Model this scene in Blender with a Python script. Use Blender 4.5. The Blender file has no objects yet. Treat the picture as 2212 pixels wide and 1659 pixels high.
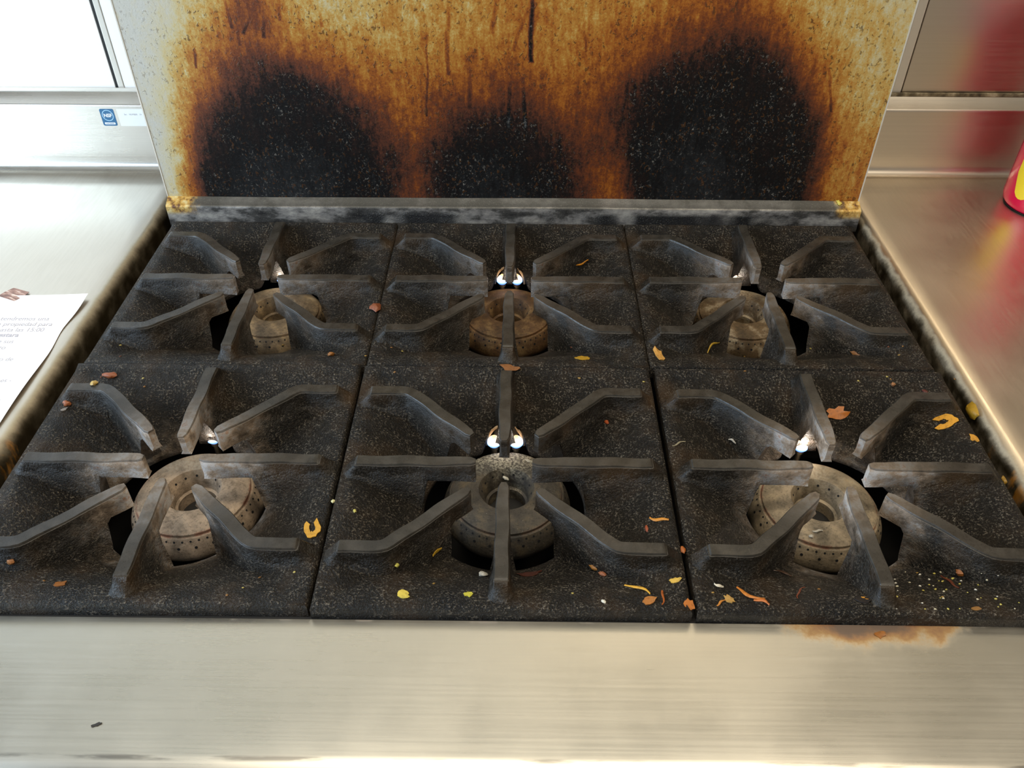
import bpy, math, random
import numpy as np
from mathutils import Matrix, Vector
random.seed(7)
SC = bpy.context.scene
COL = SC.collection

# ------------------------------------------------------------------ camera
CAM_POS = Vector((0.0119, -0.3889, 0.5623))
F_PX, PITCH, YAW, ROLL = 1805.4, 0.7038, 0.0089, 0.0028
def camera():
    cd = bpy.data.cameras.new('camera'); co = bpy.data.objects.new('camera', cd); COL.objects.link(co)
    cp, sp = math.cos(PITCH), math.sin(PITCH)
    Z = Matrix.Rotation(YAW, 3, 'Z')
    f, u, r = Z @ Vector((0, cp, -sp)), Z @ Vector((0, sp, cp)), Z @ Vector((1, 0, 0))
    c, s = math.cos(ROLL), math.sin(ROLL)
    rt, up = c*r + s*u, -s*r + c*u
    co.matrix_world = Matrix(((rt.x, up.x, -f.x, CAM_POS.x), (rt.y, up.y, -f.y, CAM_POS.y), (rt.z, up.z, -f.z, CAM_POS.z), (0, 0, 0, 1)))
    cd.sensor_width = 36; cd.lens = F_PX/2212*36; cd.clip_start = .01; cd.clip_end = 50
    SC.camera = co
camera()

# ------------------------------------------------------------------ world, lights, exposure
w = bpy.data.worlds.new('world'); SC.world = w; w.use_nodes = True
w.node_tree.nodes['Background'].inputs[0].default_value = (1.0, .93, .82, 1)
w.node_tree.nodes['Background'].inputs[1].default_value = .24
def area(name, loc, target, sx, sy, power, col):
    l = bpy.data.lights.new(name, 'AREA'); l.shape = 'RECTANGLE'; l.size = sx; l.size_y = sy; l.energy = power; l.color = col
    o = bpy.data.objects.new(name, l); COL.objects.link(o); o.location = loc
    o.rotation_euler = (Vector(target)-Vector(loc)).to_track_quat('-Z', 'Y').to_euler()
    return o
area('window_daylight', (-1.75, -.30, .62), (0, .25, .0), 1.5, 1.1, 49, (.61, .795, 1.0))
area('ceiling_lamp_light', (.75, -.35, 1.70), (.75, -.35, 0), .3, 1.2, 10, (1.0, .86, .66))
area('ceiling_lamp_light.001', (-.35, -.35, 1.70), (-.35, -.35, 0), .3, 1.2, 7, (1.0, .86, .66))
area('added_overhead_light', (.2, .02, 1.66), (.2, .30, 0), 1.2, .18, 11, (1.0, .89, .70))  # added overhead light without a fixture, brightens the back wall and ledge
SC.cycles.max_bounces = 7; SC.cycles.diffuse_bounces = 3; SC.cycles.glossy_bounces = 4
SC.view_settings.view_transform = 'Standard'; SC.view_settings.look = 'None'
SC.view_settings.exposure = 0.0; SC.view_settings.gamma = 1.0; SC.view_settings.use_curve_mapping = False

# ------------------------------------------------------------------ helpers
def s2l(c):
    return tuple((v/255/12.92 if v/255 <= .04045 else ((v/255+.055)/1.055)**2.4) for v in c) + (1,)
class NT:
    """small node-graph writer"""
    def __init__(s, name):
        s.mat = bpy.data.materials.new(name); s.mat.use_nodes = True
        s.t = s.mat.node_tree; s.b = s.t.nodes['Principled BSDF']; s._tc = None
    def n(s, typ): return s.t.nodes.new(typ)
    def set(s, sock, v):
        if isinstance(v, bpy.types.NodeSocket): s.t.links.new(v, sock)
        elif isinstance(v, (tuple, list)) and len(v) == 3 and sock.type == 'RGBA': sock.default_value = tuple(v)+(1,)
        else: sock.default_value = v
    def P(s, **k):
        for a, v in k.items(): s.set(s.b.inputs[a.replace('_', ' ')], v)
        return s
    def co(s):
        if not s._tc: s._tc = s.n('ShaderNodeTexCoord').outputs['Object']
        return s._tc
    def xyz(s, v=None):
        n = s.n('ShaderNodeSeparateXYZ'); s.set(n.inputs[0], v or s.co()); return n.outputs
    def scale(s, sc, v=None, off=(0, 0, 0)):
        n = s.n('ShaderNodeMapping'); s.set(n.inputs[0], v or s.co()); n.inputs['Scale'].default_value = sc; n.inputs['Location'].default_value = off
        return n.outputs[0]
    def noise(s, sc, v=None, det=3, rough=.55, dist=0, col=False):
        n = s.n('ShaderNodeTexNoise'); s.set(n.inputs['Vector'], v or s.co()); n.inputs['Scale'].default_value = sc
        n.inputs['Detail'].default_value = det; n.inputs['Roughness'].default_value = rough; n.inputs['Distortion'].default_value = dist
        return n.outputs['Color' if col else 'Fac']
    def voro(s, sc, v=None, feat='F1', rnd=1, out='Distance'):
        n = s.n('ShaderNodeTexVoronoi'); n.feature = feat; s.set(n.inputs['Vector'], v or s.co()); n.inputs['Scale'].default_value = sc
        n.inputs['Randomness'].default_value = rnd
        return n.outputs[out]
    def m(s, op, a, b=0.0, c=None, clamp=False):
        n = s.n('ShaderNodeMath'); n.operation = op; n.use_clamp = clamp
        s.set(n.inputs[0], a); s.set(n.inputs[1], b)
        if c is not None: s.set(n.inputs[2], c)
        return n.outputs[0]
    def mr(s, v, a, b, c=0.0, d=1.0, smooth=True):
        n = s.n('ShaderNodeMapRange'); n.clamp = True
        if smooth: n.interpolation_type = 'SMOOTHSTEP'
        s.set(n.inputs[0], v)
        for i, x in enumerate((a, b, c, d)): s.set(n.inputs[i+1], x)
        return n.outputs[0]
    def mix(s, f, a, b, mode='MIX'):
        n = s.n('ShaderNodeMix'); n.data_type = 'RGBA'; n.blend_type = mode
        s.set(n.inputs[0], f); s.set(n.inputs[6], a); s.set(n.inputs[7], b); return n.outputs[2]
    def ramp(s, f, stops):
        n = s.n('ShaderNodeValToRGB'); e = n.color_ramp.elements
        while len(e) < len(stops): e.new(.5)
        for i, (p, c) in enumerate(stops): e[i].position = p; e[i].color = tuple(c)[:3]+(1,)
        s.set(n.inputs[0], f); return n.outputs[0]
    def bump(s, h, st, dist, prev=None):
        n = s.n('ShaderNodeBump'); n.inputs['Strength'].default_value = st; n.inputs['Distance'].default_value = dist
        s.set(n.inputs['Height'], h)
        if prev is not None: s.set(n.inputs['Normal'], prev)
        return n.outputs[0]

def tag(o, label=None, cat=None, group=None, kind=None):
    if label: o['label'] = label
    if cat: o['category'] = cat
    if group: o['group'] = group
    if kind: o['kind'] = kind
    return o
def empty(name, loc, label=None, cat=None, group=None, rz=0):
    o = bpy.data.objects.new(name, None); o.empty_display_size = .02; COL.objects.link(o); o.location = loc; o.rotation_euler[2] = rz
    return tag(o, label, cat, group)
def me(name, V, F, mat=None, smooth=None):
    m = bpy.data.meshes.new(name); m.from_pydata([tuple(v) for v in V], [], F); m.update()
    if mat is not None: m.materials.append(mat)
    if smooth is not None:
        m.shade_smooth(); m.set_sharp_from_angle(angle=math.radians(smooth))
    return m
def ob(name, mesh, parent=None, loc=(0, 0, 0), mat=None):
    o = bpy.data.objects.new(name, mesh); COL.objects.link(o); o.location = loc
    if parent: o.parent = parent
    if mat is not None and len(o.material_slots):
        o.material_slots[0].link = 'OBJECT'; o.material_slots[0].material = mat
    return o
def box_vf(x0, x1, y0, y1, z0, z1):
    V = [(x, y, z) for z in (z0, z1) for y in (y0, y1) for x in (x0, x1)]
    F = [(0, 2, 3, 1), (4, 5, 7, 6), (0, 1, 5, 4), (2, 6, 7, 3), (0, 4, 6, 2), (1, 3, 7, 5)]
    return V, F
def join(*vfs):
    V, F = [], []
    for v, f in vfs:
        n = len(V); V += list(v); F += [tuple(i+n for i in q) for q in f]
    return V, F
def boxes(name, mat, bx, parent=None, bevel=0):
    o = ob(name, me(name, *join(*[box_vf(*b) for b in bx]), mat), parent)
    if bevel:
        md = o.modifiers.new('bevel', 'BEVEL'); md.width = bevel; md.segments = 3; md.limit_method = 'ANGLE'
    return o
def lathe(prof, n=64, cap0=False, cap1=False):
    V, F = [], []
    for i in range(n):
        a = 2*math.pi*i/n
        for r, z in prof: V.append((r*math.cos(a), r*math.sin(a), z))
    k = len(prof)
    for i in range(n):
        j = (i+1) % n
        for q in range(k-1): F.append((i*k+q, j*k+q, j*k+q+1, i*k+q+1))
    if cap0: F.append(tuple(i*k for i in range(n))[::-1])
    if cap1: F.append(tuple(i*k+k-1 for i in range(n)))
    return V, F
def sheet(prof, x0, x1, thick, nx=2):
    """bent sheet: (y,z) profile extruded along x, given a thickness"""
    pr = [Vector(p) for p in prof]; back = []
    for i, p in enumerate(pr):
        a = pr[max(i-1, 0)]; b = pr[min(i+1, len(pr)-1)]; d = (b-a).normalized()
        back.append(p+Vector((-d.y, d.x))*thick)
    loop = pr+back[::-1]; n = len(loop); V, F = [], []
    for i in range(nx):
        x = x0+(x1-x0)*i/(nx-1)
        V += [(x, p.x, p.y) for p in loop]
    for i in range(nx-1):
        for j in range(n):
            k = (j+1) % n; F.append((i*n+j, i*n+k, (i+1)*n+k, (i+1)*n+j))
    k = len(pr)
    for i in (0, nx-1):
        for j in range(k-1):
            q = (i*n+j, i*n+j+1, i*n+n-2-j, i*n+n-1-j); F.append(q[::-1] if i == 0 else q)
    return V, F
def arc(cx, cy, r, a0, a1, n):
    return [(cx+r*math.cos(math.radians(a0+(a1-a0)*i/n)), cy+r*math.sin(math.radians(a0+(a1-a0)*i/n))) for i in range(n+1)]
def tube(path, r, n=8):
    V, F = [], []; P = [Vector(p) for p in path]
    for i, p in enumerate(P):
        d = (P[min(i+1, len(P)-1)]-P[max(i-1, 0)]).normalized()
        a = d.orthogonal().normalized(); b = d.cross(a)
        for k in range(n):
            t = 2*math.pi*k/n; V.append(p+(a*math.cos(t)+b*math.sin(t))*r)
    for i in range(len(P)-1):
        for k in range(n): F.append((i*n+k, i*n+(k+1) % n, (i+1)*n+(k+1) % n, (i+1)*n+k))
    F.append(tuple(range(n))[::-1]); F.append(tuple(range((len(P)-1)*n, len(P)*n)))
    return V, F

# ------------------------------------------------------------------ materials
def mat_plain(name, c, rough=.5, metal=0, spec=.5):
    t = NT(name); t.P(Base_Color=s2l(c), Roughness=rough, Metallic=metal, Specular_IOR_Level=spec); return t.mat
def mat_iron(name, heat=0.0, pale=(176, 156, 136), arm=False):
    t = NT(name); x, y, z = t.xyz()
    big = t.noise(15, det=4); mid = t.noise(70, det=3); crust = t.noise(520, det=3, rough=.75)
    base = t.ramp(big, [(.30, (.0052, .0046, .0040)), (.50, (.0120, .0094, .0064)), (.66, (.038, .0225, .0105))])
    dust = t.m('MULTIPLY', t.mr(crust, .515, .66), t.mr(mid, .34, .62, .10, 1))
    if arm:
        worn = t.mr(t.m('ADD', z, t.m('MULTIPLY', t.m('SUBTRACT', mid, .5), .03)), -.012, .006, 1, .25)
        dust = t.m('MULTIPLY', dust, worn)
    base = t.mix(t.m('MULTIPLY', dust, .85), base, (.195, .170, .135))
    top = t.mr(z, .0118, .0134)
    flat = t.mix(t.mr(mid, .35, .7), (.024, .0215, .0175), (.046, .041, .034))
    base = t.mix(t.m('MULTIPLY', top, .85), base, flat)
    hm = 0.0
    if heat > 0:
        r = t.m('SQRT', t.m('ADD', t.m('MULTIPLY', x, x), t.m('MULTIPLY', y, y)))
        rn = t.m('ADD', r, t.m('MULTIPLY', t.m('SUBTRACT', mid, .5), .060))
        hm = t.m('MULTIPLY', t.mr(rn, .030, .102, 1, 0), heat)
        hm = t.m('MULTIPLY', hm, t.mr(top, 0, 1, 1, .30))
        pc = t.ramp(t.noise(60, t.scale((1, 1, 1), off=(2, 3, 1)), det=5, rough=.7), [(.30, s2l((84, 74, 62))), (.48, s2l(pale)), (.60, s2l((196, 192, 188))), (.72, s2l((176, 118, 70)))])
        base = t.mix(hm, base, pc)
    rough = t.m('ADD', t.mr(crust, .35, .65, .34, .60), t.m('MULTIPLY', hm, .25))
    amt = t.m('MULTIPLY', t.mr(top, 0, 1, 1, .12), t.mr(hm, 0, 1, 1, .35))
    if arm:
        amt = t.m('MULTIPLY', amt, worn); rough = t.m('SUBTRACT', rough, t.mr(worn, .25, 1, .08, 0))
    nb = t.bump(t.m('MULTIPLY', t.m('ADD', crust, t.m('MULTIPLY', mid, 1.2)), amt), 1.0, .0032)
    t.P(Base_Color=base, Roughness=rough, Normal=nb, Specular_IOR_Level=.36 if arm else .25); return t.mat
def mat_burner(name, c0, c1, c2, rust=.7, ash=0.0):
    t = NT(name); x, y, z = t.xyz()
    n1 = t.noise(55, det=5, rough=.65); n2 = t.noise(420, det=4, rough=.7)
    base = t.ramp(n1, [(.30, s2l(c0)), (.50, s2l(c1)), (.68, s2l(c2))])
    base = t.mix(t.mr(n2, .48, .72, 0, .6), base, tuple(v*.35 for v in s2l(c0)[:3]))
    base = t.mix(t.mr(t.voro(300), .0, .10, .8, 0), base, s2l((206, 200, 186)))
    # white ash on the back of the ring
    am = t.m('MULTIPLY', t.mr(t.m('ADD', y, t.m('MULTIPLY', t.m('SUBTRACT', n1, .5), .05)), .012, .034), t.mr(n2, .40, .62))
    base = t.mix(t.m('MULTIPLY', am, ash), base, s2l((205, 198, 176)))
    # rusty line in the step
    r = t.m('SQRT', t.m('ADD', t.m('MULTIPLY', x, x), t.m('MULTIPLY', y, y)))
    ln = t.m('MULTIPLY', t.mr(t.m('ABSOLUTE', t.m('SUBTRACT', r, .0538)), .0004, .0016, 1, 0), t.mr(t.noise(60), .40, .60))
    base = t.mix(t.m('MULTIPLY', ln, rust), base, s2l((120, 62, 40)))
    nb = t.bump(n2, .6, .0009); nb = t.bump(n1, .4, .002, nb)
    t.P(Base_Color=base, Roughness=.62, Metallic=.15, Normal=nb); return t.mat
def mat_steel(name, col=(.60, .575, .53), rough=.30, axis='x', stain=None):
    t = NT(name); x, y, z = t.xyz()
    sc = (5, 420, 420) if axis == 'x' else (300, 22, 300)
    g = t.noise(1, t.scale(sc), det=4, rough=.6); blot = t.noise(7, det=4)
    rgh = t.m('ADD', t.mr(g, .3, .7, rough-.02, rough+.03), t.mr(blot, .35, .7, -.03, .05))
    base = t.mix(t.mr(g, .35, .68, 0, .25), col, tuple(v*.88 for v in col))
    base = t.mix(t.mr(t.noise(3.2, det=3), .4, .7, 0, .3), base, tuple(v*.82 for v in col))
    metal = 1.0
    nb = t.bump(g, .05, .0003)
    if stain: base, metal, rgh = stain(t, x, y, z, base, rgh)
    t.P(Base_Color=base, Metallic=metal, Roughness=rgh, Normal=nb); return t.mat

def stain_ledge(t, x, y, z, base, rgh):
    # burnt-on grease in front of the front-right grate
    n = t.noise(34, det=5, rough=.65)
    dx = t.m('DIVIDE', t.m('SUBTRACT', x, .295), .085); dy = t.m('DIVIDE', t.m('ADD', y, .001), .030)
    d = t.m('SQRT', t.m('ADD', t.m('MULTIPLY', dx, dx), t.m('MULTIPLY', dy, dy)))
    d = t.m('ADD', d, t.m('MULTIPLY', t.m('SUBTRACT', n, .5), 1.1))
    m1 = t.mr(d, .30, 1.10, 1, 0)
    col = t.ramp(m1, [(.0, s2l((190, 166, 100))), (.45, s2l((172, 130, 50))), (.8, s2l((134, 86, 26))), (1, s2l((80, 48, 18)))])
    m1b = t.m('MULTIPLY', t.mr(m1, 0, .70), .86); base = t.mix(m1b, base, col)
    # thin brown line along the grate edge
    e = t.m('MULTIPLY', t.mr(y, -.008, -.001), t.mr(t.noise(22, det=4), .56, .66))
    base = t.mix(e, base, s2l((120, 66, 24)))
    mm = t.m('MAXIMUM', t.m('MULTIPLY', m1b, .95), e)
    # dark smudges along the fold
    f = t.m('MULTIPLY', t.mr(t.m('ABSOLUTE', t.m('ADD', y, .1165)), .0005, .0030, 1, 0), t.mr(t.noise(11, t.scale((1, 8, 1)), det=5), .48, .62))
    base = t.mix(t.m('MULTIPLY', f, .7), base, (.10, .095, .09))
    return base, t.m('SUBTRACT', 1.0, mm), t.m('ADD', rgh, t.m('MULTIPLY', mm, .15))
def stain_counter(sgn, amt, wide=.4865):
    def fn(t, x, y, z, base, rgh):
        ax = t.m('MULTIPLY', x, sgn)
        n = t.noise(40, det=5, rough=.65); n2 = t.noise(9, det=3)
        e = t.mr(t.m('ADD', ax, t.m('MULTIPLY', t.m('SUBTRACT', n, .5), .010)), .4705, wide, 1, 0)
        col = t.ramp(e, [(0, s2l((196, 184, 140))), (.35, s2l((150, 134, 84))), (.72, s2l((84, 70, 36))), (1, s2l((42, 34, 18)))])
        gold = t.mr(t.m('MULTIPLY', t.noise(60, t.scale((1, 1, .35)), det=4), t.mr(y, .0, .34, 1.25, .75)), .56, .70)
        col = t.mix(t.m('MULTIPLY', t.m('MULTIPLY', gold, t.mr(e, .55, .95)), .9), col, s2l((166, 110, 26)))
        base = t.mix(e, base, col)
        mm = t.m('MULTIPLY', t.mr(e, .1, .75), amt)
        return base, t.m('SUBTRACT', 1.0, mm), t.m('ADD', rgh, t.m('MULTIPLY', mm, .12))
    return fn

STAIN = ['0209284853555657575756555251494736364551535455555352504536292938515355555656555453525138202020', '0107244752545556565655545251494637354450525454545251494436303042515455565655545352515034212020', '0105194750535455565555545251494538354349525353535150474236313246525455565655535251515034201919', '0003174350525354545454535251494439344248525352525048454136323450525455565654525151505033201818', '0003153748505151525251515049484135313945515151514947433935343949515354545452515150505029211817', '0101133044485050505050504948453832293541484849494744403635364347505152535251505050494626201717', '0202112337465050505051504947413429273035434444444339353233364247515253535250505050484123171414', '0102081829394649505050484642363126252730373738393733302931354046505152525150505049453419131212', '0001051423314046494949454136312724242425303031343128252628333845485050505050504947392717111111', '0001031119263440434442383329252321212122252527292724232326293440444748495050494641312215111009', '0000020815222833373734302623212019191919212223252322212123262935394345474848474133241813100808', '0000020612182326292825211918181717171717192021212120192022232529323639424444413425181411100909', '0000010409141922242219161514141515151616171819202019191920212225283134363736332720151110090808', '0000010306111621232016131211121213141515151617202019181819192021242628313129262116121009080808', '0000000205081221252217131110101112131314131416192018171718171819222324272825211713110909080706']
STAIN = np.array([[int(r[i:i+2])/10 for i in range(0, 94, 2)] for r in STAIN])   # x -.46..+.46, z .03..+.28
def mat_panel():
    t = NT('grease_stained_enamel'); x, y, z = t.xyz()
    a = t.n('ShaderNodeAttribute'); a.attribute_name = 'stain'; lv = a.outputs['Fac']
    streak = t.noise(1, t.scale((130, 130, 22)), det=5, rough=.65)
    blob = t.noise(26, det=5, rough=.6); fine = t.noise(430, det=4, rough=.7); mid = t.noise(150, t.scale((1, 1, .6)), det=4, rough=.65)
    act = t.mr(lv, .1, 1.4, .25, 1)
    d = t.m('ADD', t.m('MULTIPLY', t.m('SUBTRACT', streak, .5), 2.0), t.m('MULTIPLY', t.m('SUBTRACT', blob, .5), 1.8))
    d = t.m('ADD', d, t.m('MULTIPLY', t.m('SUBTRACT', mid, .5), 2.3))
    d = t.m('ADD', d, t.m('MULTIPLY', t.m('SUBTRACT', fine, .5), 2.0))
    d = t.m('MULTIPLY', d, t.mr(lv, 4.6, 5.3, 1, .45))
    L = t.m('ADD', lv, t.m('MULTIPLY', d, act))
    # runs of burnt grease
    wob = t.m('MULTIPLY', t.m('SUBTRACT', t.noise(30, t.scale((.01, 1, 1)), det=1), .5), .006)
    X = t.m('ADD', x, wob); dr = None
    for (x0, z0, x1, z1, hw, k) in DRIPS:
        f = t.mr(z, z1, z0, 0, 1, smooth=False)
        cx = t.m('ADD', t.m('MULTIPLY', f, x0-x1), x1)
        q = t.m('ABSOLUTE', t.m('SUBTRACT', X, cx))
        zz = t.m('MAXIMUM', t.m('SUBTRACT', z1, z), t.m('SUBTRACT', z, z0))
        q = t.m('MAXIMUM', q, zz)
        v = t.m('MULTIPLY', t.mr(q, hw*.3, hw*1.7, 1, 0), t.m('MULTIPLY', t.mr(f, 0, 1, 1, .55), k))
        dr = v if dr is None else t.m('MAXIMUM', dr, v)
    L = t.m('ADD', L, dr)
    C = [(0, (182, 182, 174)), (.5, (186, 175, 136)), (1.0, (182, 152, 86)), (1.6, (168, 118, 48)), (2.3, (146, 82, 24)), (3.0, (104, 50, 16)),
         (3.7, (74, 38, 22)), (4.4, (30, 20, 17)), (5.1, (14, 13, 13)), (5.7, (30, 31, 32)), (6.4, (72, 73, 74))]
    col = t.ramp(t.m('DIVIDE', L, 6.4), [(p/6.4, s2l(c)) for p, c in C])
    # dark spatter where it is light, pale flakes where it is black
    sp = t.m('MULTIPLY', t.mr(t.noise(1, t.scale((260, 260, 190), off=(4, 2, 9)), det=2, dist=.6), .595, .66), t.mr(blob, .36, .55))
    sp2 = t.m('MULTIPLY', t.mr(t.voro(52, t.scale((1.1, 1, .75), off=(3, 1, 2))), .05, .12, 1, 0), t.mr(t.noise(9), .40, .6))
    sp = t.m('MAXIMUM', sp, sp2)
    col = t.mix(t.m('MULTIPLY', sp, t.mr(lv, .1, 1.2, .35, .75)), col, s2l((70, 44, 20)))
    fl = t.m('MULTIPLY', t.mr(t.noise(300, t.scale((1, 1, .9), off=(1, 5, 3)), det=3, rough=.7, dist=.8), .57, .67), t.m('MULTIPLY', t.mr(mid, .42, .58, .2, 1), t.mr(blob, .40, .64, .15, 1)))
    col = t.mix(t.m('MULTIPLY', fl, t.mr(L, 3.6, 4.8, 0, .65)), col, s2l((146, 140, 130)))
    rough = t.mr(L, .5, 4.8, .34, .60)
    nb = t.bump(t.m('ADD', fine, t.m('MULTIPLY', sp, .8)), .35, .0009)
    t.P(Base_Color=col, Roughness=rough, Normal=nb, Specular_IOR_Level=t.mr(L, 3, 4.8, .4, .15)); return t.mat
DRIPS = [(-.300, .330, -.302, .2640, .020, .8), (.0235, .31, .0250, .2122, .0024, 2.6), (-.2859, .2660, -.2889, .2382, .0022, 1.6), (-.2950, .2707, -.3121, .2423, .0023, 1.6),
         (-.3280, .2760, -.3250, .2485, .0020, 1.4), (-.3180, .2475, -.3192, .2291, .0018, 1.0), (-.0715, .2700, -.0762, .1962, .0024, 1.2),
         (-.0975, .2400, -.1047, .1431, .0012, 1.1), (-.0015, .1843, -.0027, .1300, .0020, 1.2), (.0142, .1900, .0187, .1300, .0022, 1.3),
         (-.0512, .2118, -.0501, .1553, .0026, .8), (-.2664, .2790, -.2676, .2571, .0018, 1.0), (-.2194, .2660, -.2197, .2506, .0018, .9),
         (.3803, .2034, .3957, .1523, .0016, 1.2), (-.3749, .2207, -.3791, .2016, .0014, 1.6), (.0856, .2560, .0904, .2234, .0014, .7),
         (-.012, .30, -.022, .245, .0028, 1.0), (.030, .30, .004, .2250, .0022, .7)]

M_PANEL = mat_panel()
def mat_rail():
    t = NT('scorched_rail_steel'); x, y, z = t.xyz()
    n = t.noise(22, t.scale((1, 1, 2)), det=5, rough=.65); f = t.noise(520, det=4, rough=.7)
    base = t.ramp(n, [(.33, (.014, .013, .013)), (.46, (.060, .057, .053)), (.54, (.22, .21, .20)), (.66, (.46, .44, .40))])
    crust = t.mr(t.noise(7.3, t.scale((1, .3, .3), off=(5, 0, 0)), det=3), .46, .56)
    low = t.mr(z, .021, .012)
    base = t.mix(t.m('MULTIPLY', crust, low), base, (.009, .008, .008))
    base = t.mix(t.mr(z, .0215, .0245, 0, .75), base, (.095, .090, .076))
    base = t.mix(t.m('MULTIPLY', t.mr(f, .55, .72), .55), base, (.24, .225, .19))
    end = t.m('MULTIPLY', t.mr(t.m('ADD', t.m('ABSOLUTE', t.m('ADD', x, -.006)), t.m('MULTIPLY', t.m('SUBTRACT', t.noise(60, det=4), .5), .05)), .415, .440), t.mr(z, .010, .017))
    base = t.mix(t.m('MULTIPLY', end, .9), base, t.ramp(t.noise(110, det=4), [(.35, s2l((96, 54, 22))), (.5, s2l((206, 164, 80))), (.65, s2l((226, 208, 150)))]))
    nb = t.bump(t.m('MULTIPLY', f, t.m('ADD', t.m('MULTIPLY', crust, low), .25)), .9, .0014)
    t.P(Base_Color=base, Metallic=.35, Roughness=t.mr(n, .4, .65, .55, .32), Normal=nb); return t.mat
M_RAIL = mat_rail()
M_LEDGE = mat_steel('brushed_ledge_steel', col=(.59, .565, .50), stain=stain_ledge)
M_STEEL = mat_steel('brushed_steel', rough=.28)
M_STEEL_WARM = mat_steel('brushed_warm_steel', col=(.72, .66, .57), rough=.33)
M_COUNT_L = mat_steel('greasy_counter_steel', col=(.60, .545, .46), rough=.36, axis='y', stain=stain_counter(-1, .8))
M_COUNT_R = mat_steel('dull_counter_steel', col=(.74, .66, .54), rough=.36, axis='y', stain=stain_counter(1, .8, .4800))
M_SEAM = mat_plain('seam_black', (14, 13, 12), .6)
M_WHITE = mat_plain('glare_white_steel', (250, 248, 244), .35)  # left wall steel coloured white to stand for window glare
M_TRIM = mat_plain('satin_trim', (214, 210, 200), .3, .3)
M_TRAY = mat_plain('sooty_tray', (16, 14, 12), .7)
M_BODY = mat_plain('range_body_dark', (40, 38, 36), .5, .3)
M_PORT = mat_plain('port_black', (9, 8, 8), .8)

# ------------------------------------------------------------------ the room
def structure(name, mat, bx): return tag(boxes(name, mat, bx), kind='structure')
M_WALLP = mat_plain('wall_paint', (214, 206, 190), .6); M_FLOOR = mat_plain('quarry_tile_floor', (120, 78, 60), .5)
M_CEIL = mat_plain('ceiling_paint', (232, 228, 218), .7)
structure('floor', M_FLOOR, [(-2.6, 2.6, -2.6, .90, -.97, -.92)])
structure('ceiling', M_CEIL, [(-2.6, 2.6, -2.6, .90, 1.76, 1.82)])
wb = structure('wall_back', M_WALLP, [(-2.6, 2.6, .80, .90, -.92, 1.76)])

# steel and glare-white sheets on the back wall above the counters, with joint strips
def wall_sheets():
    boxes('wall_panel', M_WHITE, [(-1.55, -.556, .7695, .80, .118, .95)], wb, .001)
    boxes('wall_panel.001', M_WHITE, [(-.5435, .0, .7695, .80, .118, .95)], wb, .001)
    boxes('panel_joint', M_SEAM, [(-.556, -.552, .770, .80, .118, .95)], wb)
    boxes('joint_strip', M_TRIM, [(-.552, -.5435, .7686, .80, .118, .95)], wb, .001)
    boxes('wall_panel.002', M_STEEL_WARM, [(.544, 1.55, .7695, .80, .1185, .95)], wb, .001)
    boxes('wall_panel.003', M_STEEL_WARM, [(.0, .530, .7695, .80, .1185, .95)], wb, .001)
    boxes('joint_strip.001', M_TRIM, [(.530, .5425, .7686, .80, .1185, .95)], wb, .001)
wall_sheets()
M_GRIME = NT('grimy_caulk')
M_GRIME.P(Base_Color=M_GRIME.ramp(M_GRIME.noise(90, det=5), [(.35, s2l((52, 44, 28))), (.55, s2l((120, 110, 86))), (.7, s2l((170, 160, 136)))]), Roughness=.7)
M_GRIME = M_GRIME.mat

# ------------------------------------------------------------------ the two steel counters
def counter(s, label, mat, mat2):
    root = empty('steel_counter', (s*1.0, .35, -.92), label, 'counter')
    inv = Vector((-s*1.0, -.35, .92))
    # top with a rolled-down edge next to the range
    prof = [(1.55, .006), (1.2, .006), (.9, .006), (.7, .006), (.6, .006), (.52, .006), (.497, .006)]
    for i in range(1, 9):
        a = math.pi/2*i/8; prof.append((.486-.014*math.sin(a), -.008+.014*math.cos(a)))
    prof += [(.472, -.03), (.472, -.06), (.472, -.12)]
    V, F = [], []
    ys = [-.16+.91*i/14 for i in range(15)]
    for y in ys: V += [(s*p[0], y, p[1]) for p in prof]
    k = len(prof)
    for i in range(len(ys)-1):
        for j in range(k-1):
            q = (i*k+j, i*k+j+1, (i+1)*k+j+1, (i+1)*k+j); F.append(q[::-1] if s > 0 else q)
    o = ob('worktop', me('worktop', V, F, mat, 40), root, inv)
    m = o.modifiers.new('thick', 'SOLIDIFY'); m.thickness = .0015; m.offset = -1
    # backsplash: cove bead, band, slanted cap
    pr = arc(.738, .018, .012, -90, 0, 6) + [(.7505, .024), (.7505, .098)] + arc(.7535, .099, .003, 180, 100, 4) + [(.7675, .1155)]
    x0, x1 = (s*.465, s*1.55) if s > 0 else (s*1.55, s*.465)
    o = ob('backsplash', me('backsplash', *sheet(pr, x0, x1, .0015, 2), mat2, 35), root, inv)
    boxes('cabinet_body', mat2, [(min(s*.478, s*1.54), max(s*.478, s*1.54), -.12, .72, -.90, -.07)], root).location = inv
    boxes('wall_joint', M_GRIME if s > 0 else M_TRIM, [(x0, x1, .7640, .7678, .1150, .1200)], root, .001).location = inv
    return root
counter(-1, 'stainless steel counter with paper notice taped on it, beside the front-left burners', M_COUNT_L, M_STEEL)
counter(1, 'stainless steel counter on the right carrying the red bottle', M_COUNT_R, M_STEEL_WARM)

# ------------------------------------------------------------------ the range
RANGE = empty('gas_range', (0, .25, -.92), 'six burner gas range with stained back panel and steel front ledge', 'stove')
RI = Vector((0, -.25, .92))
def rpart(name, vf, mat, smooth=40):
    return ob(name, me(name, *vf, mat, smooth), RANGE, RI)
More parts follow.
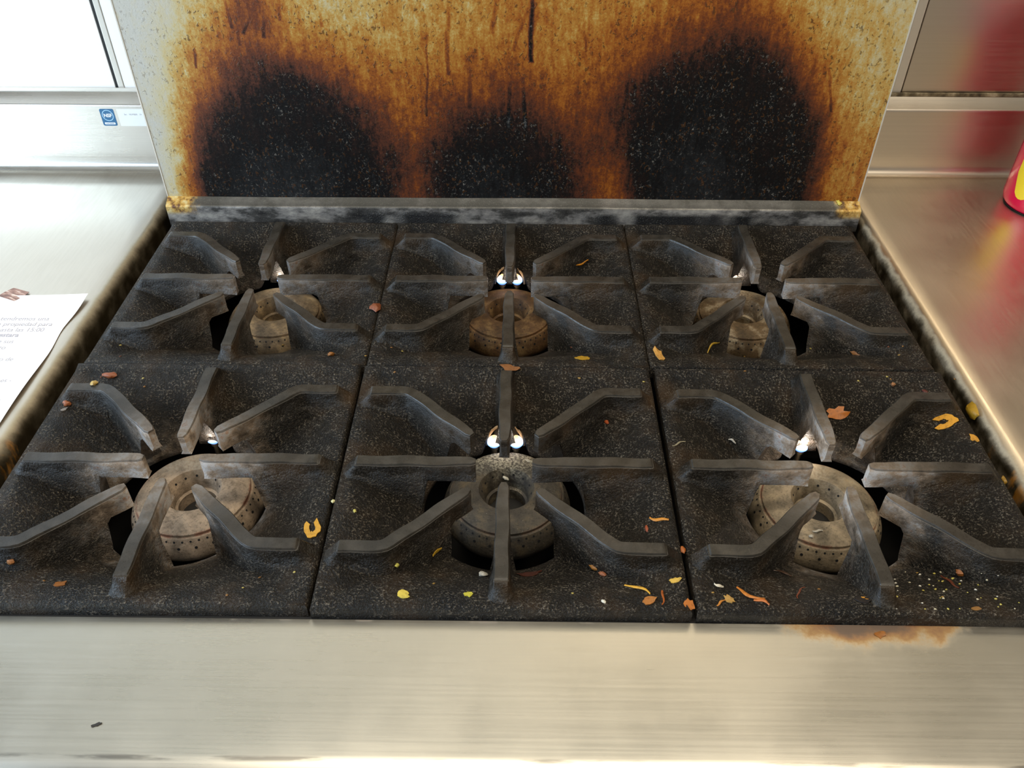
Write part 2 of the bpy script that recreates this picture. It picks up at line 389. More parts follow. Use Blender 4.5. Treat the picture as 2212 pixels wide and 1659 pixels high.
# front ledge, bullnose and apron
pr = [(-.0046, -.013), (-.04, -.013), (-.095, -.0135)] + arc(-.1135, -.0385, .025, 90, 180, 10) + [(-.1385, -.08), (-.1385, -.17)]
rpart('front_ledge', sheet([(a, b) for a, b in pr], -.4575, .4575, -.0015, 2), M_LEDGE)
rpart('burner_box', join(box_vf(-.4575, .4575, .012, .602, -.150, -.146), box_vf(-.4555, .4555, -.0045, .012, -.15, -.0128), box_vf(-.4575, -.4555, .012, .602, -.15, -.0125), box_vf(.4555, .4575, .012, .602, -.15, -.0125),
      box_vf(-.4555, .4555, .012, .016, -.15, -.015), box_vf(-.4555, .4555, .600, .603, -.15, -.006)), M_TRAY)
rpart('lower_body', box_vf(-.4575, .4575, -.10, .70, -.78, -.172), M_BODY)
for sx in (-.42, .39):
    for sy in (-.06, .62): rpart('foot', lathe([(.012, -.92), (.022, -.915), (.022, -.90), (.016, -.78)], 16, True), M_BODY).location = RI+Vector((sx+.015, sy, 0))
pr = [(.6195, .0305), (.613, .0275), (.6075, .0250)] + arc(.6075, .0215, .0035, 100, 180, 4) + [(.604, .015), (.604, .006), (.6035, -.006)]
V, F = sheet(pr, -.4575, .4635, .0015, 60)
rng = random.Random(3)
V = [(x, y+.0004*math.sin(x*23)+rng.uniform(-.0001, .0001), z+.0005*math.sin(x*9+1)) for x, y, z in V]
rpart('back_rail', (V, F), M_RAIL)
def back_panel():
    nx, nz = 139, 49
    xs = np.linspace(-.4570, .4620, nx); zs = np.linspace(.0295, .62, nz)
    V, F, st = [], [], []
    for z in zs:
        gz = (min(z, .28)-.03)/.25*14; gz = max(0, gz); i = min(int(gz), 13); fz = gz-i
        for x in xs:
            gx = min(max((x+.46)/.92*46, 0), 46); j = min(int(gx), 45); fx = gx-j
            v = (STAIN[i, j]*(1-fx)+STAIN[i, j+1]*fx)*(1-fz)+(STAIN[i+1, j]*(1-fx)+STAIN[i+1, j+1]*fx)*fz
            if z > .28: v = v*max(0, 1-(z-.28)/.30)
            V.append((x, .620, z)); st.append(v)
    for i in range(nz-1):
        for j in range(nx-1): F.append((i*nx+j, i*nx+j+1, (i+1)*nx+j+1, (i+1)*nx+j))
    m = me('back_panel', V, F, M_PANEL)
    a = m.attributes.new('stain', 'FLOAT', 'POINT'); a.data.foreach_set('value', st)
    o = ob('back_panel', m, RANGE, RI); md = o.modifiers.new('thick', 'SOLIDIFY'); md.thickness = .0015; md.offset = -1
    rpart('panel_edge', box_vf(-.4583, -.4568, .6193, .634, .0295, .62), M_TRIM); rpart('panel_edge', box_vf(.4618, .4633, .6193, .634, .0295, .62), M_TRIM)
    rpart('flue_box', box_vf(-.4560, .4610, .6225, .742, -.17, .615), M_BODY)
back_panel()

# ------------------------------------------------------------------ cast iron grates
R_IN, DEPTH, HALF, ZTOP = .077, .047, .1512, .0145
def r_out(a, h=.1400): return h/max(abs(math.cos(a)), abs(math.sin(a)))
def bowl_z(x, y):
    r = math.hypot(x, y); a = math.atan2(y, x); ro = r_out(a); t = (r-R_IN)/(ro-R_IN)
    t = min(max(t, 0), 1)
    return -DEPTH*(1-t)**1.30
def plate_mesh():
    N = 160; V, F = [], []; rings = 16
    for i in range(N):
        a = 2*math.pi*i/N
        d = abs((a-math.pi/2+math.pi) % (2*math.pi)-math.pi)
        notch = .020*math.exp(-(d/.245)**4)
        ri = R_IN+notch; ro = r_out(a); c, s = math.cos(a), math.sin(a)
        col = [(ri+.002, bowl_z(ri*c, ri*s)-.007), (ri, bowl_z(ri*c, ri*s)-.0055)]
        for k in range(rings):
            t = k/(rings-1); r = ri+(ro-ri)*t
            col.append((r, bowl_z(r*c, r*s)))
        for h, z in ((.1425, .0003), (.1470, .0006), (.1500, .0002), (.1510, -.0015), (.1510, -.0125), (.146, -.0125)):
            col.append((r_out(a, h), z))
        for q, (r, z) in enumerate(col):
            x, y = r*c, r*s
            if y > .1405 and q < len(col)-3: z += .0024*min(1, (y-.1405)/.003)
            if y < -.1450 and q < len(col)-3: z += .0010
            V.append((x, y, z))
    k = len(col)
    for i in range(N):
        j = (i+1) % N
        for q in range(k-1): F.append((i*k+q, i*k+q+1, j*k+q+1, j*k+q))
    return me('plate', V, F, None, 55)
def fin_mesh(path, seed, chamfer=True):
    rg = random.Random(seed); P = [Vector(p) for p in path]
    # dense resample
    seg = []; L = 0; cum = [0]
    for a, b in zip(P, P[1:]): L += (b-a).length; cum.append(L)
    def at(d):
        for i in range(len(P)-1):
            if d <= cum[i+1] or i == len(P)-2:
                f = (d-cum[i])/(cum[i+1]-cum[i]); return P[i].lerp(P[i+1], f)
    n = 36; ds = sorted([L*i/(n-3) for i in range(n-2)]+[.0139, .0146])
    S = []
    ph = rg.uniform(0, 6)
    for i, d in enumerate(ds):
        # smooth the kink a little
        p = (at(max(d-.006, 0))+at(d)*2+at(min(d+.006, L)))/4 if 0 < i < n-1 else at(d)
        tdir = (at(min(d+.004, L))-at(max(d-.004, 0))).normalized(); nv = Vector((-tdir.y, tdir.x))
        r = p.length
        zt = ZTOP+.0005*math.sin(d*90+ph)
        zt = min(zt, .0004+d*1.0) if d < .0143 else zt
        end = L-d
        wt = .0053-.0014*max(0, 1-end/.03)-.0018*max(0, 1-end/.004)
        wob = .0004*math.sin(d*140+ph*2)
        bz = bowl_z(p.x, p.y)
        over = min(max((.081-r)/.011, 0), 1); over = over*over*(3-2*over)
        zfoot = bz-.004
        zover = ZTOP-.0215-.002*max(0, 1-end/.05)
        zb = zfoot*(1-over)+zover*over
        zb = min(zb, zt-.003)
        flare = .0125*(1-over)+.0050*over
        hm = bz+.0095 if over < .5 else (zt+zb)/2
        hm = hm*(1-over)+((zt+zb)/2)*over
        hm = min(hm, zt-.0022)
        wm = .0072*(1-over)+(wt+.0007)*over
        wm = max(wm, wt+.0004)
        h2 = max(min(bz+.0030, hm-.0008), zb+.0005)*(1-over)+(zb*.7+hm*.3)*over
        w2 = .0092*(1-over)+(wt+.0006)*over
        sec = [(-wt, zt), (wt, zt), (wt+.0009, zt-.0012), (wm, hm), (w2, h2), (flare, zb), (-flare, zb), (-w2, h2), (-wm, hm), (-wt-.0009, zt-.0012)]
        S.append([(p.x+nv.x*(u+wob), p.y+nv.y*(u+wob), z+rg.uniform(-.00012, .00012)) for u, z in sec])
    V = [v for s in S for v in s]; k = 10; F = []
    for i in range(n-1):
        for j in range(k): F.append((i*k+j, (i+1)*k+j, (i+1)*k+(j+1) % k, i*k+(j+1) % k))
    F.append(tuple(range(k))); F.append(tuple(range((n-1)*k, n*k))[::-1])
    return me('arm', V, F, None, 42)
PLATE = plate_mesh(); PLATE.materials.append(None)
E_ = .1485
FINS = []
for sx in (-1, 1):
    FINS.append([(sx*E_, 0), (sx*.026, 0)])
for sy in (-1, 1):
    FINS.append([(0, sy*.1440), (0, sy*.027)])
for sx in (-1, 1):
    for sy in (-1, 1):
        FINS.append([(sx*E_, sy*.0985), (sx*.097, sy*.0985), (sx*.0305, sy*.0345)])
FM = [fin_mesh(p, 40+i) for i, p in enumerate(FINS)]
for m in FM: m.materials.append(None)
GR = [  # x, y, rot, label, iron heat
    (-.3050, .1490, .004, 'cast iron burner grate with heat-bleached arms, front left beside the paper notice', .95),
    (.0000, .1480, .000, 'dark cast iron burner grate at the front, between two heat-bleached ones', .10),
    (.3070, .1465, -.006, 'cast iron burner grate with pale arms and orange food scraps, front right', .95),
    (-.3015, .4510, .000, 'sooty cast iron burner grate at the back beside the left counter', .35),
    (.0010, .4510, .000, 'blackened cast iron burner grate at the back, in the middle', .28),
    (.3035, .4515, .000, 'cast iron burner grate at the back beside the right counter', .55)]
for i, (gx, gy, rz, lab, heat) in enumerate(GR):
    mat = mat_iron('cast_iron_%d' % i, heat)
    g = empty('burner_grate', (gx, gy, 0), lab, 'grate', 'six burner grates', rz)
    ob('plate', PLATE, g, mat=mat)
    mat = mat_iron('cast_iron_arm_%d' % i, heat, arm=True)
    for m in FM: ob('arm', m, g, mat=mat)

# ------------------------------------------------------------------ burners
PROF = [(.0180, -.040), (.0190, -.031), (.0186, -.0215), (.0210, -.0200), (.0216, -.0118), (.0224, -.0098), (.0262, -.0018), (.0272, -.0003), (.0286, .0002), (.042, -.0014), (.0515, -.0036), (.0536, -.0046), (.0540, -.0072),
        (.0560, -.0078), (.0592, -.0125), (.0618, -.0190), (.0632, -.0250), (.0630, -.0300), (.0600, -.0350), (.050, -.041), (.030, -.046)]
HEAD = me('burner_head', *lathe(PROF, 96), None, 35); HEAD.materials.append(None)
CORE = me('core', *lathe([(0.0, -.0335), (.010, -.0335), (.0192, -.0345)], 40), None, 35); CORE.materials.append(None)
STALK = me('supply_pipe', *join(lathe([(.030, -.046), (.028, -.062), (.016, -.070), (.016, -.146)], 24)), None, 40); STALK.materials.append(None)
def ports_mesh():
    parts = []
    def disc(p, nrm, r):
        nrm = Vector(nrm).normalized(); a = nrm.orthogonal().normalized(); b = nrm.cross(a); p = Vector(p)
        V = [p+nrm*.00025+(a*math.cos(t)+b*math.sin(t))*r for t in [2*math.pi*k/10 for k in range(10)]]
        V += [p-nrm*.0006+(a*math.cos(t)+b*math.sin(t))*r for t in [2*math.pi*k/10 for k in range(10)]]
        parts.append((V, [tuple(range(10))]+[(k, (k+1) % 10, 10+(k+1) % 10, 10+k) for k in range(10)]))
    def ring(n, r, z, nr, nz, rad, off=0):
        for k in range(n):
            a = 2*math.pi*(k+off)/n; c, s = math.cos(a), math.sin(a)
            disc((r*c, r*s, z), (nr*c, nr*s, nz), rad)
    ring(48, .0574, -.0100, .83, .55, .00105)
    ring(24, .0606, -.0157, .93, .37, .00135, .25)
    ring(14, .0243, -.0058, -.88, .47, .00120)
    return me('gas_ports', *join(*parts), M_PORT)
PORTS = ports_mesh()
BU = [  # x, y, ztop, tone, ash, label
    (-.3035, .1615, -.0430, ((92, 78, 62), (148, 130, 110), (174, 152, 128)), .35, 'rusty tan ring burner under the front left grate'),
    (.0020, .1670, -.0430, ((42, 38, 33), (66, 60, 51), (94, 82, 62)), .62, 'dark grey ring burner with white ash under the front middle grate'),
    (.3040, .1560, -.0430, ((88, 78, 62), (136, 122, 100), (164, 146, 118)), .30, 'tan ring burner with a rusty seam under the front right grate'),
    (-.2960, .4770, -.0500, ((70, 58, 42), (112, 94, 70), (156, 132, 96)), .2, 'tan ring burner under the back left grate'),
    (-.0010, .4780, -.0500, ((52, 36, 20), (90, 64, 36), (132, 104, 64)), .0, 'brown ring burner under the back middle grate'),
    (.2960, .4800, -.0500, ((66, 54, 36), (102, 82, 56), (164, 150, 124)), .3, 'brown ring burner with whitened centre under the back right grate')]
for i, (bx, by, bz, tone, ash, lab) in enumerate(BU):
    mat = mat_burner('burner_iron_%d' % i, *tone, rust=.7 if i in (0, 2) else .12, ash=ash)
    b = empty('ring_burner', (bx, by, bz), lab, 'burner', 'six ring burners', random.uniform(0, 6))
    ob('burner_head', HEAD, b, mat=mat); ob('core', CORE, b, mat=M_TRAY); ob('supply_pipe', STALK, b, mat=M_BODY); tag(ob('gas_ports', PORTS, b), kind='stuff')
    b.rotation_euler[2] = random.uniform(-.06, .06)

# ------------------------------------------------------------------ pilot lights
def mat_flame():
    t = NT('pilot_flame'); x, y, z = t.xyz()
    c = t.ramp(t.mr(z, .0, .017, smooth=False), [(0, (.05, .22, 1.0)), (.25, (.25, .5, 1)), (.5, (1, .86, .70)), (.85, (1, .55, .20))])
    t.P(Base_Color=(0, 0, 0, 1), Emission_Color=c, Emission_Strength=t.mr(z, 0, .010, .9, 2.6)); return t.mat
M_FLAME = mat_flame(); M_TUBE = mat_plain('pilot_tube_steel', (150, 142, 128), .35, .9)
FLAME = me('flame', *lathe([(0.0005, .0), (.0050, .0010), (.0072, .0040), (.0068, .0075), (.0046, .0108), (.0020, .0135), (.0003, .015)], 20, True, True), M_FLAME, 60)
HOOD = me('pilot_tip', *lathe([(.0030, -.030), (.0030, -.004), (.0046, -.003), (.0046, .0005), (.0015, .0008)], 18), M_TUBE, 40)
PIPE = me('pilot_tube', *tube([(0, 0, -.030), (0, -.002, -.05), (0, -.02, -.075), (0, -.12, -.10), (0, -.17, -.105)], .003), M_TUBE, 50)
LIT_RIM = me('flame_lit_rim', *tube([(.0195*math.cos(math.radians(a)), .006*math.sin(math.radians(a)), -.004+.023*math.sin(math.radians(a))) for a in range(0, 181, 12)], .0016, 7), mat_plain('lit_rim_tan', (204, 172, 136), .6, .1), 60)  # added tan arch, stands in for the plate notch's rim lit by the flame
PL = [(-.3030, .2330, -.048, (0,), 'blue pilot flame behind the front left burner'), (-.0005, .2310, -.048, (-.0115, .0115), 'pilot flames either side of the rear arm behind the front middle burner'),
      (.3030, .2270, -.046, (0,), 'white pilot flame behind the front right burner'), (-.2985, .5340, -.048, (0,), 'small blue pilot flame behind the back left burner'),
      (.0002, .5340, -.048, (-.0097, .0097), 'pilot flames either side of the rear arm behind the back middle burner'), (.2985, .5350, -.046, (0,), 'pilot flame behind the back right burner')]
for x, y, z, fl, lab in PL:
    p = empty('pilot_light', (x, y, z), lab, 'flame', 'pilot lights')
    for dx in fl: ob('flame', FLAME, p, (dx, 0, 0)); ob('pilot_tip', HOOD, p, (dx, 0, 0))
    if len(fl) == 2: ob('flame_lit_rim', LIT_RIM, p, (0, .004, .001))
    ob('pilot_tube', PIPE, p)
    l = bpy.data.lights.new('pilot_glow', 'POINT'); l.energy = .05; l.color = (1, .86, .72); l.shadow_soft_size = .004
    lo = bpy.data.objects.new('pilot_glow', l); COL.objects.link(lo); lo.parent = p; lo.location = (0, -.006, .014)

# ------------------------------------------------------------------ lettering
def text_mesh(body, size, mat, align='LEFT', bold=0.0, shear=0.0):
    c = bpy.data.curves.new('lettering', 'FONT'); c.body = body; c.size = size; c.align_x = align; c.offset = bold; c.shear = shear; c.extrude = .00004
    o = bpy.data.objects.new('lettering', c); COL.objects.link(o)
    dg = bpy.context.evaluated_depsgraph_get(); m = bpy.data.meshes.new_from_object(o.evaluated_get(dg))
    bpy.data.objects.remove(o); bpy.data.curves.remove(c)
    m.materials.clear(); m.materials.append(mat); return m
def rrect(w, h, r, t, n=5):
    L = []
    for cx, cy, a0 in ((w/2-r, h/2-r, 0), (-w/2+r, h/2-r, 90), (-w/2+r, -h/2+r, 180), (w/2-r, -h/2+r, 270)): L += arc(cx, cy, r, a0, a0+90, n)
    k = len(L); V = [(x, y, 0) for x, y in L]+[(x, y, t) for x, y in L]
    return V, [tuple(range(k))[::-1], tuple(range(k, 2*k))]+[(i, (i+1) % k, k+(i+1) % k, k+i) for i in range(k)]
def ringvf(r0, r1, t, n=40):
    return lathe([(r0, 0), (r0, t), (r1, t), (r1, 0)], n)
M_BLUE = mat_plain('label_blue', (44, 104, 146), .35); M_LBLUE = mat_plain('label_pale_blue', (170, 212, 238), .4)
M_LWHITE = mat_plain('label_white', (240, 243, 246), .4); M_GREYINK = mat_plain('grey_ink', (150, 150, 152), .6); M_INK = mat_plain('printed_ink', (168, 164, 172), .6)
def badge():
    e = empty('certification_sticker', (-.5695, .7489, .0842), 'blue sticker with a round NSF mark on the left steel backsplash', 'sticker')
    e.rotation_euler = (math.pi/2, 0, 0)
    ob('backing', me('backing', *rrect(.0200, .0245, .0022, .00015), M_BLUE), e)
    ob('ring', me('ring', *ringvf(.0070, .0080, .00025), M_LBLUE), e, (0, .0028, 0))
    ob('letters', text_mesh('NSF', .0068, M_LWHITE, 'CENTER', .00022), e, (0, .0005, .00022))
    b = ob('name_bar', me('name_bar', *rrect(.0150, .0030, .0010, .00022), M_LWHITE), e, (0, -.0088, 0))
    ob('small_letters', text_mesh('CERTIFIED', .0026, M_BLUE, 'CENTER'), b, (0, -.0009, .00026))
    e = empty('serial_label', (-.522, .7489, .0842), 'white rectangular label beside the blue sticker on the backsplash', 'label')
    e.rotation_euler = (math.pi/2, 0, 0)
    ob('backing', me('backing', *rrect(.066, .0250, .0006, .00012), M_LWHITE), e)
    ob('letters', text_mesh('Ser.   NUMBER   1A', .0030, M_GREYINK), e, (-.024, .0035, .00016))
badge()

# ------------------------------------------------------------------ paper notice and tape
def paper():
    M_PAPER = mat_plain('white_paper', (244, 243, 243), .7)
    x0, x1, y0, y1 = -.700, -.4895, .140, .4165
    def pz(x, y):
        f = (x-x0)/(x1-x0)
        return .0068+f**3*(.0035*math.exp(-((y-.425)/.035)**2)+.0030*(.5+.5*math.sin((y-.20)*34))*(1 if y < .36 else .4))
    def px(x, y):
        f = (x-x0)/(x1-x0); return x-f**4*.0045*math.exp(-((y-.352)/.030)**2)
    nx, ny = 24, 40; V, F = [], []
    for t in (0, .00022):
        for j in range(ny+1):
            for i in range(nx+1):
                x = x0+(x1-x0)*i/nx; y = y0+(y1-y0)*j/ny; V.append((px(x, y)+.70, y-.28, pz(x, y)+t-.0068))
    k = nx+1; K = k*(ny+1)
    for j in range(ny):
        for i in range(nx):
            q = (j*k+i, j*k+i+1, (j+1)*k+i+1, (j+1)*k+i); F.append(q[::-1]); F.append(tuple(v+K for v in q))
    for i in range(nx): F.append((i, i+1, K+i+1, K+i)); a = ny*k+i; F.append((a+1, a, K+a, K+a+1))
    for j in range(ny): F.append(((j+1)*k, j*k, K+j*k, K+(j+1)*k)); a = j*k+nx; F.append((a, a+k, K+a+k, K+a))
    e = empty('paper_notice', (-.70, .28, .0068), 'white printed paper notice taped to the left counter', 'paper')
    ob('sheet', me('sheet', V, F, M_PAPER, 60), e)
    for body, x, y, sz, bold in (('tendremos una', -.5715, .3683, .0098, 0), ('la propiedad para', -.5720, .3580, .0098, 0), ('hasta las 15:00', -.5665, .3477, .0098, 0), ('que estara', -.5750, .3380, .0098, .00022),
                                 ('ofrecere sus', -.5810, .3264, .0095, 0), ('esto', -.5560, .3155, .0095, 0), ('como de', -.5530, .2950, .0092, 0), ('mes -', -.5250, .2590, .0088, 0), ('las', -.5120, .2280, .0088, 0)):
        m = text_mesh(body, sz, M_INK, 'LEFT', bold)
        for v in m.vertices:
            X, Y = v.co.x*.92+x, v.co.y+y; v.co = (X+.70, Y-.28, pz(X, Y)+.00034-.0068+v.co.z)
        ob('printed_line', m, e)
    t = NT('brown_tape'); xx, yy, zz = t.xyz()
    t.P(Base_Color=t.ramp(t.noise(1, t.scale((60, 260, 60)), det=3), [(.38, s2l((104, 66, 50))), (.52, s2l((160, 118, 100))), (.62, s2l((214, 192, 178)))]), Roughness=.25)  # pale streaks are highlights painted into the tape colour
    V = [(-.0135, -.0095), (.0120, -.0110), (.0150, -.002), (.0135, .0100), (-.0105, .0105), (-.0130, .001)]
    n = 6; VV = [(x, y, .0) for x, y in V]+[(x, y, .0004) for x, y in V]
    o = ob('brown_tape', me('brown_tape', VV, [tuple(range(n))[::-1], tuple(range(n, 2*n))]+[(i, (i+1) % n, n+(i+1) % n, n+i) for i in range(n)], t.mat), None, (-.5795, .4195, .0075))
    o.rotation_euler = (-.03, 0, -.35)
    tag(o, 'short strip of shiny brown tape holding the top of the paper notice', 'tape')
paper()

# ------------------------------------------------------------------ bottle on the right counter
def bottle():
    e = empty('squeeze_bottle', (.7290, .6560, .0062), 'crimson plastic bottle with a yellow label on the right counter', 'bottle')
    M_RED = NT('crimson_plastic').P(Base_Color=s2l((206, 14, 62)), Roughness=.22, Coat_Weight=.3).mat
    R = .0505
    pr = [(.0, .0), (.040, .0), (.0445, .0012), (.0485, .006), (R, .014), (R, .19), (.049, .205), (.042, .222), (.028, .236), (.019, .242), (.019, .250)]
    ob('body', me('body', *lathe(pr, 56), M_RED, 40), e)
    ob('base_ring', me('base_ring', *lathe([(.0405, -.0001), (.0455, .0004), (.0462, .0018), (.043, .0022)], 56), M_SEAM, 40), e)
    M_YEL = mat_plain('yellow_label', (226, 196, 44), .35); M_LB = mat_plain('label_navy', (44, 44, 120), .35)
    # tapering yellow swoosh on the shoulder side that faces the range, then the label band above it
    def patch(name, mat, pts, dr):
        n = len(pts); V = []
        for r in (R+.0001, R+dr):
            for a, z0, z1 in pts:
                for k in range(7):
                    z = z0+(z1-z0)*k/6; V.append((r*math.cos(math.radians(a)), r*math.sin(math.radians(a)), z))
        F = []; K = n*7
        for i in range(n-1):
            for k in range(6):
                q = (i*7+k, (i+1)*7+k, (i+1)*7+k+1, i*7+k+1); F.append(tuple(v+K for v in q))
        return ob(name, me(name, V, F, mat, 40), e)
    patch('label_tail', M_YEL, [(184, .052, .095), (188, .040, .095), (193, .026, .095), (198, .0215, .095), (203, .020, .090), (208, .0205, .078), (213, .023, .060), (218, .031, .046)], .0005)
    patch('label_band', M_YEL, [(a, .095, .150) for a in range(178, 216, 4)], .0005)
    patch('label_block', M_LB, [(a, .155, .190) for a in range(180, 241, 5)], .0008)
    ob('cap', me('cap', *lathe([(.019, .246), (.024, .247), (.024, .268), (.021, .272), (.008, .274), (.006, .298), (.0, .299)], 32), M_RED, 40), e)
bottle()

